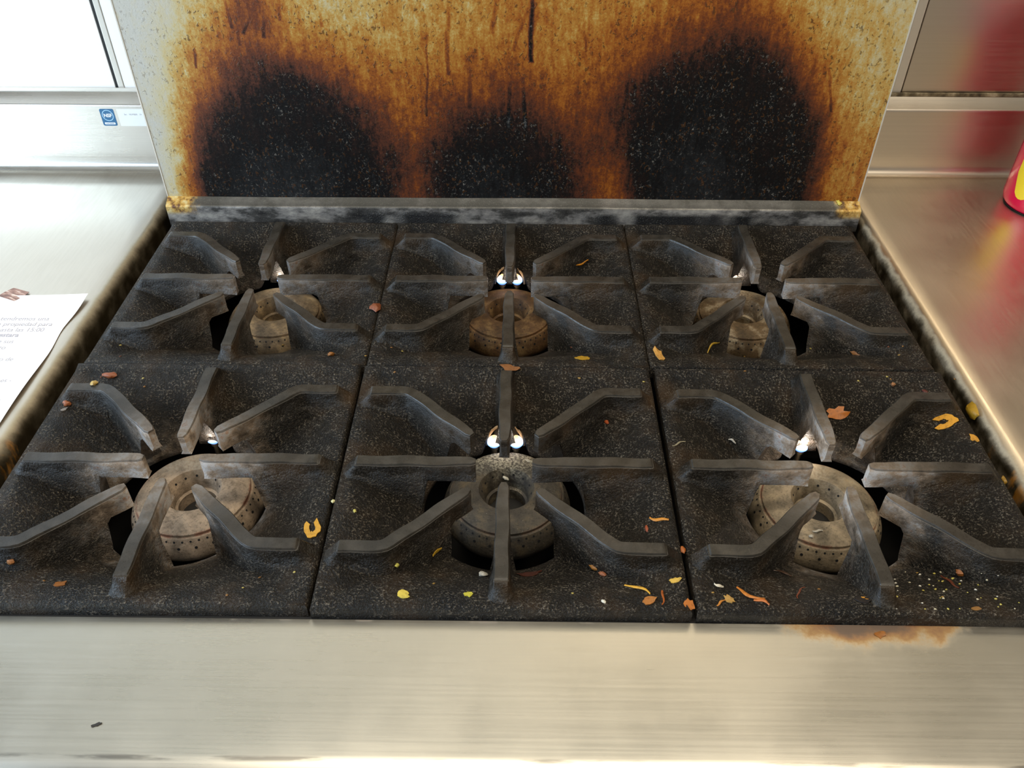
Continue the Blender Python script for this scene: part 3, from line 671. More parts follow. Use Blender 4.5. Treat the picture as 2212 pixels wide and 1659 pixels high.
# ------------------------------------------------------------------ food scraps lying on the stove: position, surface normal, heading, length, width
GRAIN = 'tiny pale grain scattered at the front right corner of the stove'
SPECK = 'tiny tan or reddish food speck on the cast iron'
SCRAPS = [
    ('food_flake', 'large golden C-shaped food flake on the right of the front left grate', (226, 160, 40), 'cflake', (-0.1642, 0.0788, 0.0001), (-0.12, -0.0, 0.99), -1.31, 0.0239, 0.0138),
    ('orange_shred', 'thin orange curved shred on the back middle grate', (226, 140, 30), 'shred', (0.0921, 0.533, -0.0163), (0.59, -0.76, 0.29), 0.63, 0.0264, 0.0026),
    ('food_flake', 'golden flake at the front of the back middle grate', (214, 160, 40), 'flake', (0.0815, 0.3227, -0.0043), (-0.01, 0.43, 0.9), 0.73, 0.0182, 0.0169),
    ('peel_scrap', 'peach-coloured curled peel beside the seam on the back right grate', (222, 160, 104), 'flake', (0.1647, 0.3245, -0.0003), (0.24, 0.0, 0.97), -1.41, 0.0219, 0.0126),
    ('food_squiggle', 'yellow squiggle in front of the back right burner', (216, 170, 60), 'shred', (0.2348, 0.3695, -0.0237), (0.74, -0.6, 0.29), 0.76, 0.0279, 0.0036),
    ('onion_skin', 'papery pink-brown skin on the seam behind the front middle grate', (150, 92, 70), 'flake', (0.0033, 0.2954, 0.003), (0.0, 0.13, 0.99), -0.55, 0.0243, 0.0126),
    ('food_flake', 'rust-orange flake behind the front right burner', (206, 110, 20), 'flake', (0.342, 0.2533, -0.0189), (-0.06, -0.58, 0.81), 0.1, 0.0231, 0.0145),
    ('food_flake', 'forked golden-orange flake on the front right grate by the counter', (236, 160, 50), 'cflake', (0.436, 0.2254, -0.0041), (-0.43, -0.01, 0.9), -0.07, 0.0249, 0.0183),
    ('food_flake', 'small orange flake at the right edge of the front right grate', (222, 150, 50), 'flake', (0.4536, 0.1982, 0.0005), (-0.07, 0.0, 1.0), -1.45, 0.0117, 0.0086),
    ('orange_shred', 'flat orange shred lying on the right of the front middle grate', (226, 140, 40), 'shred', (0.1368, 0.0938, -0.001), (-0.29, 0.0, 0.96), -0.31, 0.0173, 0.0036),
    ('yellow_shred', 'straight yellow shred near the front edge of the front middle grate', (232, 170, 60), 'shred', (0.1102, 0.0213, -0.0045), (-0.01, 0.39, 0.92), -0.61, 0.0232, 0.0035),
    ('orange_shred', 'bent brownish orange shred standing beside the yellow one', (180, 84, 30), 'shred', (0.1279, 0.0171, -0.0026), (-0.01, 0.33, 0.94), -1.68, 0.0303, 0.0019),
    ('peel_scrap', 'crumpled tan skin scrap at the front of the front middle grate', (196, 120, 76), 'flake', (0.118, 0.008, -0.0), (0.0, 0.25, 0.97), 0.4, 0.0145, 0.0085),
    ('food_flake', 'pale yellow triangular flake near the right seam of the front middle grate', (226, 180, 90), 'flake', (0.1417, 0.0278, 0.0002), (-0.12, 0.0, 0.99), 0.28, 0.0105, 0.0058),
    ('food_crumb', 'tan seed-like crumb in front of the front middle grate', (190, 120, 54), 'lump', (0.0781, 0.0555, -0.0202), (-0.75, -0.59, 0.3), -0.08, 0.0088, 0.0044),
    ('food_crumb', 'pink bit in front of the front middle grate', (190, 110, 104), 'lump', (0.0849, 0.0467, -0.018), (-0.07, 0.49, 0.87), -1.19, 0.0094, 0.0051),
    ('food_flake', 'pale yellow chunk near the front left corner of the front middle grate', (232, 206, 110), 'flake', (-0.0782, 0.0122, -0.0012), (0.0, 0.27, 0.96), -0.93, 0.014, 0.009),
    ('food_flake', 'yellow-green flake left of the front arm of the front middle grate', (216, 208, 90), 'flake', (-0.0262, 0.014, -0.0022), (0.0, 0.43, 0.9), 0.49, 0.0092, 0.0087),
    ('food_crumb', 'round pale yellow crumb on the lower left arm of the front middle grate', (232, 222, 130), 'lump', (-0.0886, 0.0481, -0.0093), (0.6, -0.8, 0.04), 0.61, 0.0046, 0.0046),
    ('food_crumb', 'yellow bit left of the front middle burner', (220, 170, 50), 'flake', (-0.0584, 0.0767, -0.0272), (0.74, -0.67, 0.02), 0.79, 0.0119, 0.0037),
    ('onion_skin', 'dark red skin right of the front arm of the front middle grate', (84, 34, 28), 'flake', (0.0228, 0.0562, -0.0317), (-0.1, 0.64, 0.76), 0.01, 0.0234, 0.013),
    ('food_chunk', 'orange chunk on the front end of the right seam', (204, 110, 40), 'flake', (0.1494, 0.0043, 0.0003), (0.13, 0.0, 0.99), -1.46, 0.0112, 0.0084),
    ('food_crumb', 'small orange crumb wedged in the right seam', (190, 96, 40), 'lump', (0.1527, 0.06, -0.0015), (0, 0, 1), -1.43, 0.0082, 0.0042),
    ('orange_shred', 'long orange shred at the front of the front right grate', (214, 120, 46), 'shred', (0.201, 0.0182, -0.0036), (0.01, 0.39, 0.92), -0.83, 0.0247, 0.004),
    ('orange_shred', 'shorter orange shred touching the long one', (206, 104, 40), 'shred', (0.2073, 0.0074, -0.0001), (0.0, 0.26, 0.97), -0.44, 0.0123, 0.004),
    ('peel_scrap', 'translucent tan peel at the front of the front right grate', (200, 150, 106), 'flake', (0.1823, 0.0107, -0.0009), (0.0, 0.24, 0.97), -1.07, 0.0111, 0.0075),
    ('orange_shred', 'short orange shred under the tan peel', (206, 124, 50), 'shred', (0.1749, 0.0069, 0.0), (0.0, 0.12, 0.99), 0.7, 0.0105, 0.002),
    ('food_squiggle', 'white curl near the front of the front right grate', (232, 224, 204), 'shred', (0.177, 0.0262, -0.0033), (0.33, 0.01, 0.94), -0.08, 0.0083, 0.0032),
    ('red_shred', 'dark red shred in front of the front right burner', (134, 58, 44), 'shred', (0.2449, 0.0213, -0.006), (0.02, 0.48, 0.88), 1.08, 0.0247, 0.0015),
    ('food_crumb', 'orange bit beside the front arm of the front right grate', (226, 150, 60), 'flake', (0.292, 0.0139, -0.0029), (0.01, 0.43, 0.9), -0.8, 0.0058, 0.0058),
    ('food_chunk', 'orange-brown chunk at the front right corner of the front right grate', (170, 92, 40), 'lump', (0.3876, 0.0514, -0.0168), (-0.74, -0.61, 0.29), -0.87, 0.0065, 0.0065),
    ('red_shred', 'thin dark red shred near the orange-brown chunk', (112, 50, 40), 'shred', (0.3773, 0.0428, -0.0181), (-0.07, 0.51, 0.86), -1.49, 0.0256, 0.0028),
    ('food_crumb', 'rusty crumb at the back left corner of the front left grate', (158, 76, 44), 'lump', (-0.4176, 0.2829, -0.0015), (0.01, -0.35, 0.94), -0.06, 0.0149, 0.0079),
    ('food_crumb', 'rusty crumb on the left slope of the front left grate', (172, 88, 60), 'lump', (-0.4421, 0.2367, 0.0008), (0.12, -0.9, 0.42), 0.1, 0.008, 0.0064),
    ('food_crumb', 'small tan crumb between the two rusty ones', (200, 160, 100), 'lump', (-0.4165, 0.2518, 0.014), (-0.05, 0.02, 1.0), -0.25, 0.0072, 0.007),
    ('food_crumb', 'reddish clump by the seam of the back left grate', (150, 76, 62), 'lump', (-0.154, 0.4058, 0.0005), (0.13, 0.0, 0.99), -0.9, 0.0164, 0.0138),
    ('food_crumb', 'orange crumb at the front of the back left grate', (156, 92, 40), 'lump', (-0.192, 0.3241, -0.0044), (-0.01, 0.39, 0.92), -0.45, 0.0084, 0.0084),
    ('food_flake', 'caramel smear at the front left of the front left grate', (160, 92, 44), 'flake', (-0.3604, 0.0222, -0.0056), (0.02, 0.45, 0.89), 0.72, 0.0098, 0.0098),
    ('food_crumb', 'pinkish crumb at the far left edge of the front left grate', (176, 108, 76), 'lump', (-0.4091, 0.0427, -0.0025), (0.12, -0.99, 0.05), 0.07, 0.0067, 0.0065),
    ('food_crumb', 'red-orange bit on the back right slope of the front middle grate', (196, 84, 50), 'lump', (0.1029, 0.2348, -0.017), (-0.46, -0.07, 0.89), -1.16, 0.009, 0.0038),
    ('food_crumb', 'small red bit below the flat orange shred', (170, 72, 52), 'lump', (0.1256, 0.0869, -0.0059), (-0.48, 0.02, 0.88), -1.4, 0.0082, 0.0029),
    ('food_crumb', 'pale crumb on the left seam near the front', (220, 214, 150), 'lump', (-0.152, 0.1104, -0.0012), (0, 0, 1), -1.05, 0.0046, 0.004),
    ('food_crumb', 'pale crumb on the left slope of the front middle grate', (206, 196, 130), 'lump', (-0.1316, 0.1009, -0.0032), (0.41, 0.01, 0.91), 0.09, 0.0038, 0.0038),
    ('food_squiggle', 'white curl on the upper left arm of the front right grate', (224, 214, 196), 'shred', (0.2284, 0.2175, -0.0254), (-0.61, -0.74, 0.3), -0.95, 0.0083, 0.0026),
    ('food_squiggle', 'white curl on the front right burner', (218, 206, 182), 'shred', (0.2917, 0.1178, -0.0437), (-0.05, -0.17, 0.98), 0.07, 0.0095, 0.0024),
    ('food_crumb', 'white dot beside the curl on the front right burner', (222, 214, 194), 'lump', (0.2847, 0.1125, -0.0454), (-0.12, -0.25, 0.96), -0.4, 0.0042, 0.0038),
    ('rice_grain', 'cream grain in the hollow of the front middle burner', (236, 228, 204), 'lump', (0.0005, 0.1881, -0.0513), (0.04, -0.84, 0.53), -0.66, 0.0068, 0.0033),
    ('food_stick', 'pale stick on the rear of the front middle burner', (196, 190, 170), 'shred', (0.024, 0.206, -0.0458), (0, 0.1, 1), -0.33, 0.0097, 0.004),
    ('food_crumb', 'orange-brown smear in front of the back right burner', (160, 96, 40), 'flake', (0.3893, 0.3518, -0.0169), (-0.68, -0.67, 0.3), -0.67, 0.0124, 0.0042),
    ('food_crumb', 'dark red seed at the back right corner of the front right grate', (96, 36, 40), 'lump', (0.4344, 0.2712, -0.0042), (-0.37, -0.02, 0.93), -1.2, 0.0084, 0.0047),
    ('food_crumb', 'pink bit at the back of the front right grate', (170, 110, 96), 'lump', (0.4035, 0.2798, -0.0018), (-0.01, -0.36, 0.93), -0.4, 0.0053, 0.0053),
    ('food_crumb', 'white bit near the front edge of the front middle grate', (222, 218, 200), 'lump', (0.0818, 0.0066, 0.0002), (0.0, 0.12, 0.99), -0.68, 0.0045, 0.0033),
    ('food_crumb', 'white bit left of the front arm of the front middle grate', (216, 208, 190), 'lump', (-0.0167, 0.0522, -0.029), (0.06, 0.64, 0.77), -1.03, 0.0082, 0.0082),
    ('dark_twig', 'thin dark twig left of the front arm of the front right grate', (70, 44, 40), 'shred', (0.2401, 0.0542, -0.0248), (0.11, 0.51, 0.86), -0.74, 0.0155, 0.0036),
    ('charred_flake', 'black charred flake on the steel front ledge', (38, 32, 26), 'flake', (-0.2879, -0.0937, -0.012), (-0.0, -0.01, 1.0), 0.39, 0.0074, 0.0028),
    ('food_crumb', 'orange crumb in the grease stain on the front ledge', (170, 96, 36), 'flake', (0.2978, -0.0135, -0.0115), (-0.0, -0.0, 1.0), 0.1, 0.0098, 0.0064),
    ('food_crumb', 'yellow crumb on the right end of the back rail', (230, 206, 110), 'lump', (0.4359, 0.6161, 0.0286), (-0.0, -0.42, 0.91), -1.04, 0.0102, 0.0065),
    ('grease_clump', 'hardened yellow grease on the edge of the right counter', (190, 140, 24), 'lump', (0.4717, 0.2401, -0.0022), (-0.96, 0.0, 0.29), -1.57, 0.022, 0.012),
    ('grease_clump', 'small yellow grease drop on the right counter edge near the front', (176, 130, 40), 'lump', (0.4705, 0.156, -0.014), (-1.0, 0.0, 0.0), -1.57, 0.0097, 0.0077),
    ('food_flake', 'dark charred flake left of the front arm of the front right grate', (40, 34, 32), 'flake', (0.2892, 0.0125, -0.0022), (0.01, 0.43, 0.9), -0.35, 0.0145, 0.0115),
    ('food_crumb', 'tan crumb at the front right corner of the front right grate', (150, 100, 60), 'flake', (0.376, 0.0032, 0.0003), (0.0, 0.07, 1.0), 0.11, 0.0092, 0.0048),
    ('food_shred', 'fine pale hair-like shred on the left slope of the front right grate', (150, 140, 110), 'shred', (0.1669, 0.1874, 0.0), (0.12, -0.0, 0.99), 0.54, 0.0161, 0.0018),
    ('food_crumb', 'grey-white flake below the rusty crumb of the front left grate', (140, 134, 130), 'flake', (-0.4429, 0.2286, -0.0007), (0.27, -0.0, 0.96), 1.03, 0.0081, 0.0038),
    ('pale_grain', GRAIN, (230, 226, 210), 'grain', (0.3356, 0.0091, -0.0009), (-0.0, 0.3, 0.95), -0.03, 0.002, 0.002),
    ('pale_grain', GRAIN, (226, 216, 180), 'grain', (0.3992, 0.0435, -0.0072), (-0.55, -0.84, 0.04), -0.54, 0.0013, 0.0013),
    ('pale_grain', GRAIN, (226, 216, 180), 'grain', (0.3779, 0.0593, -0.0268), (-0.78, -0.55, 0.29), -0.43, 0.0022, 0.0018),
    ('pale_grain', GRAIN, (230, 226, 210), 'grain', (0.361, 0.0591, -0.0301), (-0.13, 0.53, 0.83), 0.48, 0.0032, 0.0022),
    ('pale_grain', GRAIN, (226, 216, 180), 'grain', (0.4043, 0.0405, -0.012), (-0.3, -0.91, 0.28), -0.14, 0.0023, 0.0022),
    ('pale_grain', GRAIN, (230, 226, 210), 'grain', (0.3629, 0.0487, -0.0232), (-0.1, 0.52, 0.85), -1.54, 0.0029, 0.0022),
    ('pale_grain', GRAIN, (206, 190, 120), 'grain', (0.3626, 0.0034, 0.0003), (0.0, 0.07, 1.0), 0.37, 0.0015, 0.0015),
    ('pale_grain', GRAIN, (206, 190, 120), 'grain', (0.3572, 0.0386, -0.0171), (-0.06, 0.53, 0.85), 0.37, 0.0023, 0.0022),
    ('pale_grain', GRAIN, (206, 190, 120), 'grain', (0.3818, 0.0481, -0.0207), (-0.08, 0.48, 0.87), 0.48, 0.0032, 0.0022),
    ('pale_grain', GRAIN, (206, 190, 120), 'grain', (0.4132, 0.0108, -0.0013), (0.0, 0.25, 0.97), -0.79, 0.0015, 0.0015),
    ('pale_grain', GRAIN, (226, 216, 180), 'grain', (0.343, 0.0027, 0.0004), (0.0, 0.07, 1.0), -0.58, 0.0021, 0.0021),
    ('pale_grain', GRAIN, (206, 190, 120), 'grain', (0.3803, 0.0248, -0.0079), (-0.03, 0.45, 0.89), -1.02, 0.0014, 0.0014),
    ('pale_grain', GRAIN, (226, 216, 180), 'grain', (0.4063, 0.004, 0.0002), (0.0, 0.12, 0.99), -0.01, 0.0014, 0.0014),
    ('pale_grain', GRAIN, (226, 216, 180), 'grain', (0.3826, 0.0146, -0.0029), (-0.01, 0.37, 0.93), 0.34, 0.0021, 0.0021),
    ('pale_grain', GRAIN, (206, 190, 120), 'grain', (0.3975, 0.0154, -0.0031), (-0.01, 0.36, 0.93), 0.63, 0.0029, 0.0022),
    ('pale_grain', GRAIN, (230, 226, 210), 'grain', (0.3861, 0.0437, -0.0179), (-0.07, 0.5, 0.86), 0.43, 0.0025, 0.0022),
    ('pale_grain', GRAIN, (206, 190, 120), 'grain', (0.3197, 0.0182, -0.0053), (-0.0, 0.49, 0.87), 0.53, 0.0028, 0.0022),
    ('pale_grain', GRAIN, (206, 190, 120), 'grain', (0.394, 0.0057, 0.0), (0.0, 0.12, 0.99), 0.15, 0.0014, 0.0014),
    ('pale_grain', GRAIN, (230, 226, 210), 'grain', (0.3892, 0.029, -0.0098), (-0.04, 0.46, 0.89), -1.07, 0.0027, 0.0022),
    ('pale_grain', GRAIN, (206, 190, 120), 'grain', (0.3467, 0.0287, -0.0113), (-0.03, 0.55, 0.83), -1.29, 0.0026, 0.0022),
    ('pale_grain', GRAIN, (206, 190, 120), 'grain', (0.3765, 0.0487, -0.0216), (-0.1, 0.49, 0.86), 0.36, 0.0032, 0.0022),
    ('pale_grain', GRAIN, (226, 216, 180), 'grain', (0.3624, 0.0267, -0.0095), (-0.03, 0.51, 0.86), -0.71, 0.0022, 0.0022),
    ('pale_grain', GRAIN, (230, 226, 210), 'grain', (0.349, 0.0374, -0.017), (-0.06, 0.55, 0.83), -1.05, 0.0025, 0.0022),
    ('pale_grain', GRAIN, (206, 190, 120), 'grain', (0.335, 0.0026, 0.0004), (0.0, 0.07, 1.0), -0.1, 0.002, 0.0015),
    ('pale_grain', GRAIN, (206, 190, 120), 'grain', (0.3863, 0.0166, -0.0037), (-0.01, 0.43, 0.9), 0.01, 0.0015, 0.0015),
    ('pale_grain', GRAIN, (206, 190, 120), 'grain', (0.3956, 0.0362, -0.0132), (-0.05, 0.45, 0.89), -1.12, 0.0019, 0.0019),
    ('pale_grain', GRAIN, (230, 226, 210), 'grain', (0.3126, 0.0023, 0.0004), (0.0, 0.07, 1.0), -0.99, 0.0015, 0.0015),
    ('pale_grain', GRAIN, (226, 216, 180), 'grain', (0.3447, 0.0446, -0.0223), (-0.07, 0.59, 0.81), -0.85, 0.0024, 0.0022),
    ('pale_grain', GRAIN, (206, 190, 120), 'grain', (0.3537, 0.0164, -0.004), (-0.01, 0.46, 0.89), -0.15, 0.0015, 0.0015),
    ('pale_grain', GRAIN, (230, 226, 210), 'grain', (0.3373, 0.0532, -0.0296), (-0.1, 0.61, 0.78), -0.83, 0.002, 0.002),
    ('pale_grain', GRAIN, (206, 190, 120), 'grain', (0.3724, 0.0586, -0.0279), (-0.13, 0.5, 0.85), 0.34, 0.0032, 0.0022),
    ('pale_grain', GRAIN, (230, 226, 210), 'grain', (0.3262, 0.0291, -0.0122), (-0.02, 0.57, 0.82), 0.14, 0.0013, 0.0013),
    ('pale_grain', GRAIN, (206, 190, 120), 'grain', (0.3689, 0.0453, -0.0204), (-0.08, 0.5, 0.86), 0.25, 0.0014, 0.0014),
    ('pale_grain', GRAIN, (206, 190, 120), 'grain', (0.3976, 0.0084, -0.0007), (-0.0, 0.26, 0.96), -0.05, 0.0024, 0.0022),
    ('pale_grain', GRAIN, (206, 190, 120), 'grain', (0.3533, 0.0029, 0.0004), (0.0, 0.07, 1.0), -0.37, 0.0023, 0.002),
    ('pale_grain', GRAIN, (226, 216, 180), 'grain', (0.3595, 0.0367, -0.0158), (-0.05, 0.54, 0.84), 0.3, 0.0018, 0.0018),
    ('pale_grain', GRAIN, (230, 226, 210), 'grain', (0.4111, 0.0405, -0.0057), (-0.14, -0.99, 0.05), -0.0, 0.0016, 0.0016),
    ('pale_grain', GRAIN, (230, 226, 210), 'grain', (0.4005, 0.0186, -0.0044), (-0.01, 0.41, 0.91), 0.15, 0.0019, 0.0019),
    ('pale_grain', GRAIN, (226, 216, 180), 'grain', (0.3306, 0.0377, -0.0182), (-0.04, 0.6, 0.8), 0.45, 0.0032, 0.0022),
    ('pale_grain', GRAIN, (206, 190, 120), 'grain', (0.3819, 0.0385, -0.0153), (-0.06, 0.5, 0.86), 0.36, 0.0026, 0.0022),
    ('pale_grain', GRAIN, (206, 190, 120), 'grain', (0.358, 0.0308, -0.0122), (-0.05, 0.53, 0.85), 0.67, 0.0029, 0.0022),
    ('pale_grain', GRAIN, (206, 190, 120), 'grain', (0.3713, 0.0442, -0.0195), (-0.08, 0.5, 0.86), 0.33, 0.003, 0.0022),
    ('pale_grain', GRAIN, (230, 226, 210), 'grain', (0.3334, 0.0448, -0.0235), (-0.06, 0.6, 0.8), -0.15, 0.0025, 0.0022),
    ('pale_grain', GRAIN, (226, 216, 180), 'grain', (0.3528, 0.066, -0.0361), (-0.18, 0.55, 0.82), -0.44, 0.0016, 0.0016),
    ('pale_grain', GRAIN, (206, 190, 120), 'grain', (0.366, 0.0297, -0.0111), (-0.03, 0.5, 0.87), -0.86, 0.0022, 0.0022),
    ('pale_grain', GRAIN, (226, 216, 180), 'grain', (0.3559, 0.0157, -0.0036), (-0.01, 0.46, 0.89), -0.07, 0.0023, 0.0022),
    ('food_speck', SPECK, (190, 170, 120), 'grain', (0.3684, 0.284, -0.0006), (-0.0, -0.29, 0.96), -0.41, 0.0029, 0.0022),
    ('food_speck', SPECK, (120, 60, 40), 'grain', (-0.4264, 0.2812, -0.0021), (0.01, -0.33, 0.94), 0.05, 0.0023, 0.0022),
    ('food_speck', SPECK, (150, 100, 60), 'grain', (0.2512, 0.294, 0.003), (0.0, 0.13, 0.99), -0.22, 0.0032, 0.0022),
    ('food_speck', SPECK, (150, 100, 60), 'grain', (0.4351, 0.3434, -0.0001), (-0.13, -0.9, 0.43), 0.04, 0.0032, 0.0021),
    ('food_speck', SPECK, (150, 100, 60), 'grain', (-0.1278, 0.3378, -0.0035), (0.39, 0.01, 0.92), 0.21, 0.0032, 0.0022),
    ('food_speck', SPECK, (190, 170, 120), 'grain', (0.3539, 0.3864, -0.0376), (-0.73, -0.62, 0.29), -0.84, 0.0032, 0.0022),
    ('food_speck', SPECK, (170, 130, 80), 'grain', (0.2896, 0.4173, -0.0745), (-0.08, -0.97, 0.23), -0.08, 0.003, 0.0022),
    ('food_speck', SPECK, (150, 100, 60), 'grain', (-0.2194, 0.0091, 0.0), (-0.0, 0.12, 0.99), 0.49, 0.0026, 0.0022),
    ('food_speck', SPECK, (150, 100, 60), 'grain', (-0.3767, 0.0267, -0.0075), (0.03, 0.46, 0.89), 0.29, 0.0023, 0.0022),
    ('food_speck', SPECK, (170, 130, 80), 'grain', (0.3602, 0.0621, -0.032), (-0.16, 0.53, 0.83), -0.0, 0.0029, 0.0022),
    ('food_speck', SPECK, (190, 170, 120), 'grain', (0.1435, 0.2783, 0.0004), (-0.07, 0.0, 1.0), 0.08, 0.0032, 0.0022),
    ('food_speck', SPECK, (190, 170, 120), 'grain', (-0.1706, 0.0336, -0.0016), (-0.34, 0.0, 0.94), -0.24, 0.0032, 0.0022),
    ('food_speck', SPECK, (170, 130, 80), 'grain', (0.3563, 0.0178, -0.0047), (-0.02, 0.45, 0.89), 0.45, 0.0032, 0.0022),
    ('food_speck', SPECK, (150, 100, 60), 'grain', (-0.2008, 0.0336, -0.0095), (-0.03, 0.44, 0.9), 0.85, 0.0029, 0.0022),
    ('food_speck', SPECK, (120, 60, 40), 'grain', (0.4204, 0.3449, -0.002), (-0.2, -0.94, 0.29), -0.23, 0.0027, 0.0022),
    ('food_speck', SPECK, (120, 60, 40), 'grain', (-0.4182, 0.3153, -0.0011), (0.0, 0.25, 0.97), 0.71, 0.0032, 0.0022),
    ('food_speck', SPECK, (190, 170, 120), 'grain', (-0.4281, 0.3392, -0.0045), (0.39, 0.01, 0.92), 0.8, 0.0032, 0.0022),
    ('food_speck', SPECK, (150, 100, 60), 'grain', (-0.3788, 0.2722, -0.0067), (0.02, -0.47, 0.88), 0.23, 0.0032, 0.0022),
    ('food_speck', SPECK, (190, 170, 120), 'grain', (0.399, 0.2883, 0.0018), (-0.0, -0.61, 0.8), -0.11, 0.003, 0.0022),
    ('food_speck', SPECK, (150, 100, 60), 'grain', (0.4027, 0.2863, 0.0003), (-0.0, -0.61, 0.8), -0.52, 0.0025, 0.0018),
    ('food_speck', SPECK, (170, 130, 80), 'grain', (0.0764, 0.2849, -0.0009), (0.0, -0.28, 0.96), -0.36, 0.0032, 0.0022),
    ('food_speck', SPECK, (190, 170, 120), 'grain', (-0.3821, 0.2809, -0.0026), (0.01, -0.38, 0.92), 0.44, 0.0027, 0.0019),
    ('food_speck', SPECK, (150, 100, 60), 'grain', (0.2611, 0.0286, -0.0107), (0.04, 0.52, 0.85), -0.49, 0.0028, 0.0022),
    ('food_speck', SPECK, (170, 130, 80), 'grain', (-0.1526, 0.3178, 0.0004), (0.13, 0.0, 0.99), 0.26, 0.0032, 0.0022),
    ('food_speck', SPECK, (170, 130, 80), 'grain', (0.4291, 0.3337, -0.0048), (-0.38, 0.02, 0.93), -0.12, 0.0026, 0.0022),
    ('food_speck', SPECK, (170, 130, 80), 'grain', (0.1706, 0.0174, -0.0011), (0.23, 0.0, 0.97), 0.23, 0.0032, 0.0017),
    ('food_speck', SPECK, (170, 130, 80), 'grain', (-0.2763, 0.4199, -0.0645), (0.3, -0.88, 0.37), 0.38, 0.0032, 0.0022),
    ('food_speck', SPECK, (190, 170, 120), 'grain', (0.0577, 0.0166, -0.0031), (-0.01, 0.39, 0.92), 0.45, 0.003, 0.0021),
    ('food_speck', SPECK, (150, 100, 60), 'grain', (-0.1182, 0.2897, 0.0013), (0.0, -0.61, 0.8), 0.47, 0.0028, 0.0022),
    ('food_speck', SPECK, (120, 60, 40), 'grain', (0.0727, 0.366, -0.0227), (-0.78, -0.56, 0.29), -0.83, 0.0032, 0.0022),
    ('food_speck', SPECK, (190, 170, 120), 'grain', (-0.2094, 0.0185, -0.003), (-0.01, 0.36, 0.93), 0.73, 0.0024, 0.0022),
    ('food_speck', SPECK, (170, 130, 80), 'grain', (-0.056, 0.0299, -0.0103), (0.04, 0.5, 0.86), 0.91, 0.0032, 0.0022),
    ('food_speck', SPECK, (190, 170, 120), 'grain', (-0.116, 0.3379, -0.0086), (0.43, 0.03, 0.9), 0.33, 0.0032, 0.0022),
    ('food_speck', SPECK, (150, 100, 60), 'grain', (0.4717, 0.29, -0.0021), (-0.96, 0.0, 0.29), -1.33, 0.0032, 0.002),
]
def mat_scrap(c, cache={}):
    if c not in cache:
        t = NT('food_%d_%d_%d' % c); g = sum(c)/3; c0 = c; c = tuple(.88*(v*.84+g*.16)*k for v, k in zip(c, (1, 1, .72 if c[2] < .65*c[0] else 1))); lo = tuple(v*.55 for v in s2l(c)[:3])
        t.P(Base_Color=t.mix(t.mr(t.noise(420, det=3), .50, .70, 0, .7), s2l(c), lo), Roughness=.5); cache[c0] = t.mat; c = c0
    return cache[c]
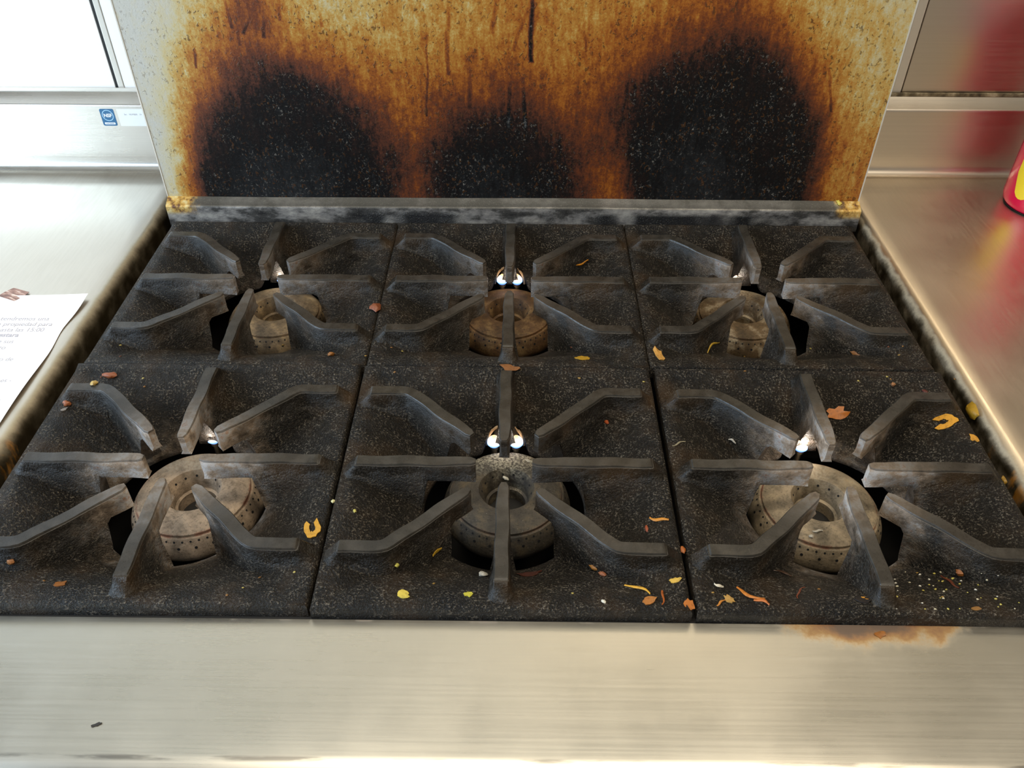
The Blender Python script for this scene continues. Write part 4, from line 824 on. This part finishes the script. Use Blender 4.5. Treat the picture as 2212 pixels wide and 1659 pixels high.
def scrap_mesh(shape, L, W, rg):
    if shape == 'shred':
        n, k = 9, 6; V, F = [], []; bend = rg.uniform(-.5, .5)*L*.35; ph = rg.uniform(0, 6)
        for i in range(n):
            f = i/(n-1); x = (f-.5)*L; y = bend*(1-(2*f-1)**2)+.05*L*math.sin(f*7+ph); r = W/2*(.35+.65*math.sin(math.pi*min(max(f, .12), .88)))
            for q in range(k):
                a = 2*math.pi*q/k; V.append((x, y+r*math.cos(a), r*.6+r*.6*math.sin(a)))
        for i in range(n-1):
            for q in range(k): F.append((i*k+q, (i+1)*k+q, (i+1)*k+(q+1) % k, i*k+(q+1) % k))
        F.append(tuple(range(k))); F.append(tuple(range((n-1)*k, n*k))[::-1]); return V, F
    if shape in ('lump', 'grain'):
        V, F = [(0, 0, 0)], []; n = 11 if shape == 'lump' else 6; H = min(W, L)*.5
        rings = ((.75, .05), (1.0, .35), (.72, .75)) if shape == 'lump' else ((.85, .1), (.9, .5))
        for rr, z in rings:
            for i in range(n):
                a = 2*math.pi*i/n; j = rg.uniform(.70, 1.25); V.append((L/2*rr*j*math.cos(a), W/2*rr*j*math.sin(a), H*z*rg.uniform(.75, 1.2)))
        V.append((0, 0, H)); m = len(rings)
        for i in range(n):
            j = (i+1) % n; F.append((0, 1+j, 1+i)); F.append((1+(m-1)*n+i, 1+(m-1)*n+j, len(V)-1))
            for q in range(m-1): F.append((1+q*n+i, 1+q*n+j, 1+(q+1)*n+j, 1+(q+1)*n+i))
        return V, F
    # thin ragged flakes, curling a little
    n = 14; t = .0007; V, F = [], []; cur = rg.uniform(.05, .16)*L
    if shape == 'cflake':
        pts = []
        for i in range(n+1):
            a = math.radians(-140+280*i/n); r = 1+rg.uniform(-.14, .14); pts.append((.5*L*r*math.cos(a), .5*W*r*math.sin(a)))
        inn = [(x*.38+.06*L*rg.uniform(-1, 1), y*.36) for x, y in pts]
        m = n+1
        for z in (0, t):
            V += [(x, y, z+cur*((x/L)**2+(y/W)**2)*rg.uniform(.6, 1.2)) for x, y in pts]; V += [(x, y, z+.0004) for x, y in inn]
        for i in range(n):
            F.append((2*m+i, 2*m+i+1, 3*m+i+1, 3*m+i)); F.append((i+1, i, m+i, m+i+1)); F.append((i, i+1, 2*m+i+1, 2*m+i)); F.append((m+i+1, m+i, 3*m+i, 3*m+i+1))
        F.append((0, 2*m, 3*m, m)); F.append((n, m+n, 3*m+n, 2*m+n))
        return V, F
    pts = []
    for i in range(n):
        a = 2*math.pi*i/n; r = rg.uniform(.62, 1.15); pts.append((.5*L*r*math.cos(a), .5*W*r*math.sin(a)))
    for z in (0, t):
        V += [(x, y, z+cur*(2*x/L)**2*rg.uniform(.3, 1)) for x, y in pts]; V.append((0, 0, z+.0002))
    for i in range(n):
        j = (i+1) % n; F += [(n, j, i), (n+1+n, n+1+i, n+1+j), (i, j, n+1+j, n+1+i)]
    return V, F
for k, (name, lab, c, shape, p, nr, yaw, L, W) in enumerate(SCRAPS):
    rg = random.Random(100+k); V, F = scrap_mesh(shape, L, W, rg)
    o = ob(name, me(name, V, F, mat_scrap(c), 50))
    z = Vector(nr).normalized(); x = Vector((math.cos(yaw), math.sin(yaw), 0)); x = (x-z*x.dot(z)).normalized(); y = z.cross(x)
    q = Vector(p)-z*.0001
    o.matrix_world = Matrix(((x.x, y.x, z.x, q.x), (x.y, y.y, z.y, q.y), (x.z, y.z, z.z, q.z), (0, 0, 0, 1)))
    cat = 'grain' if shape == 'grain' else 'grease' if 'grease' in name else 'food scrap'
    tag(o, lab, cat, 'pale grains at the front right' if lab is GRAIN else 'food specks on the grates' if lab is SPECK else 'food scraps on the stove')
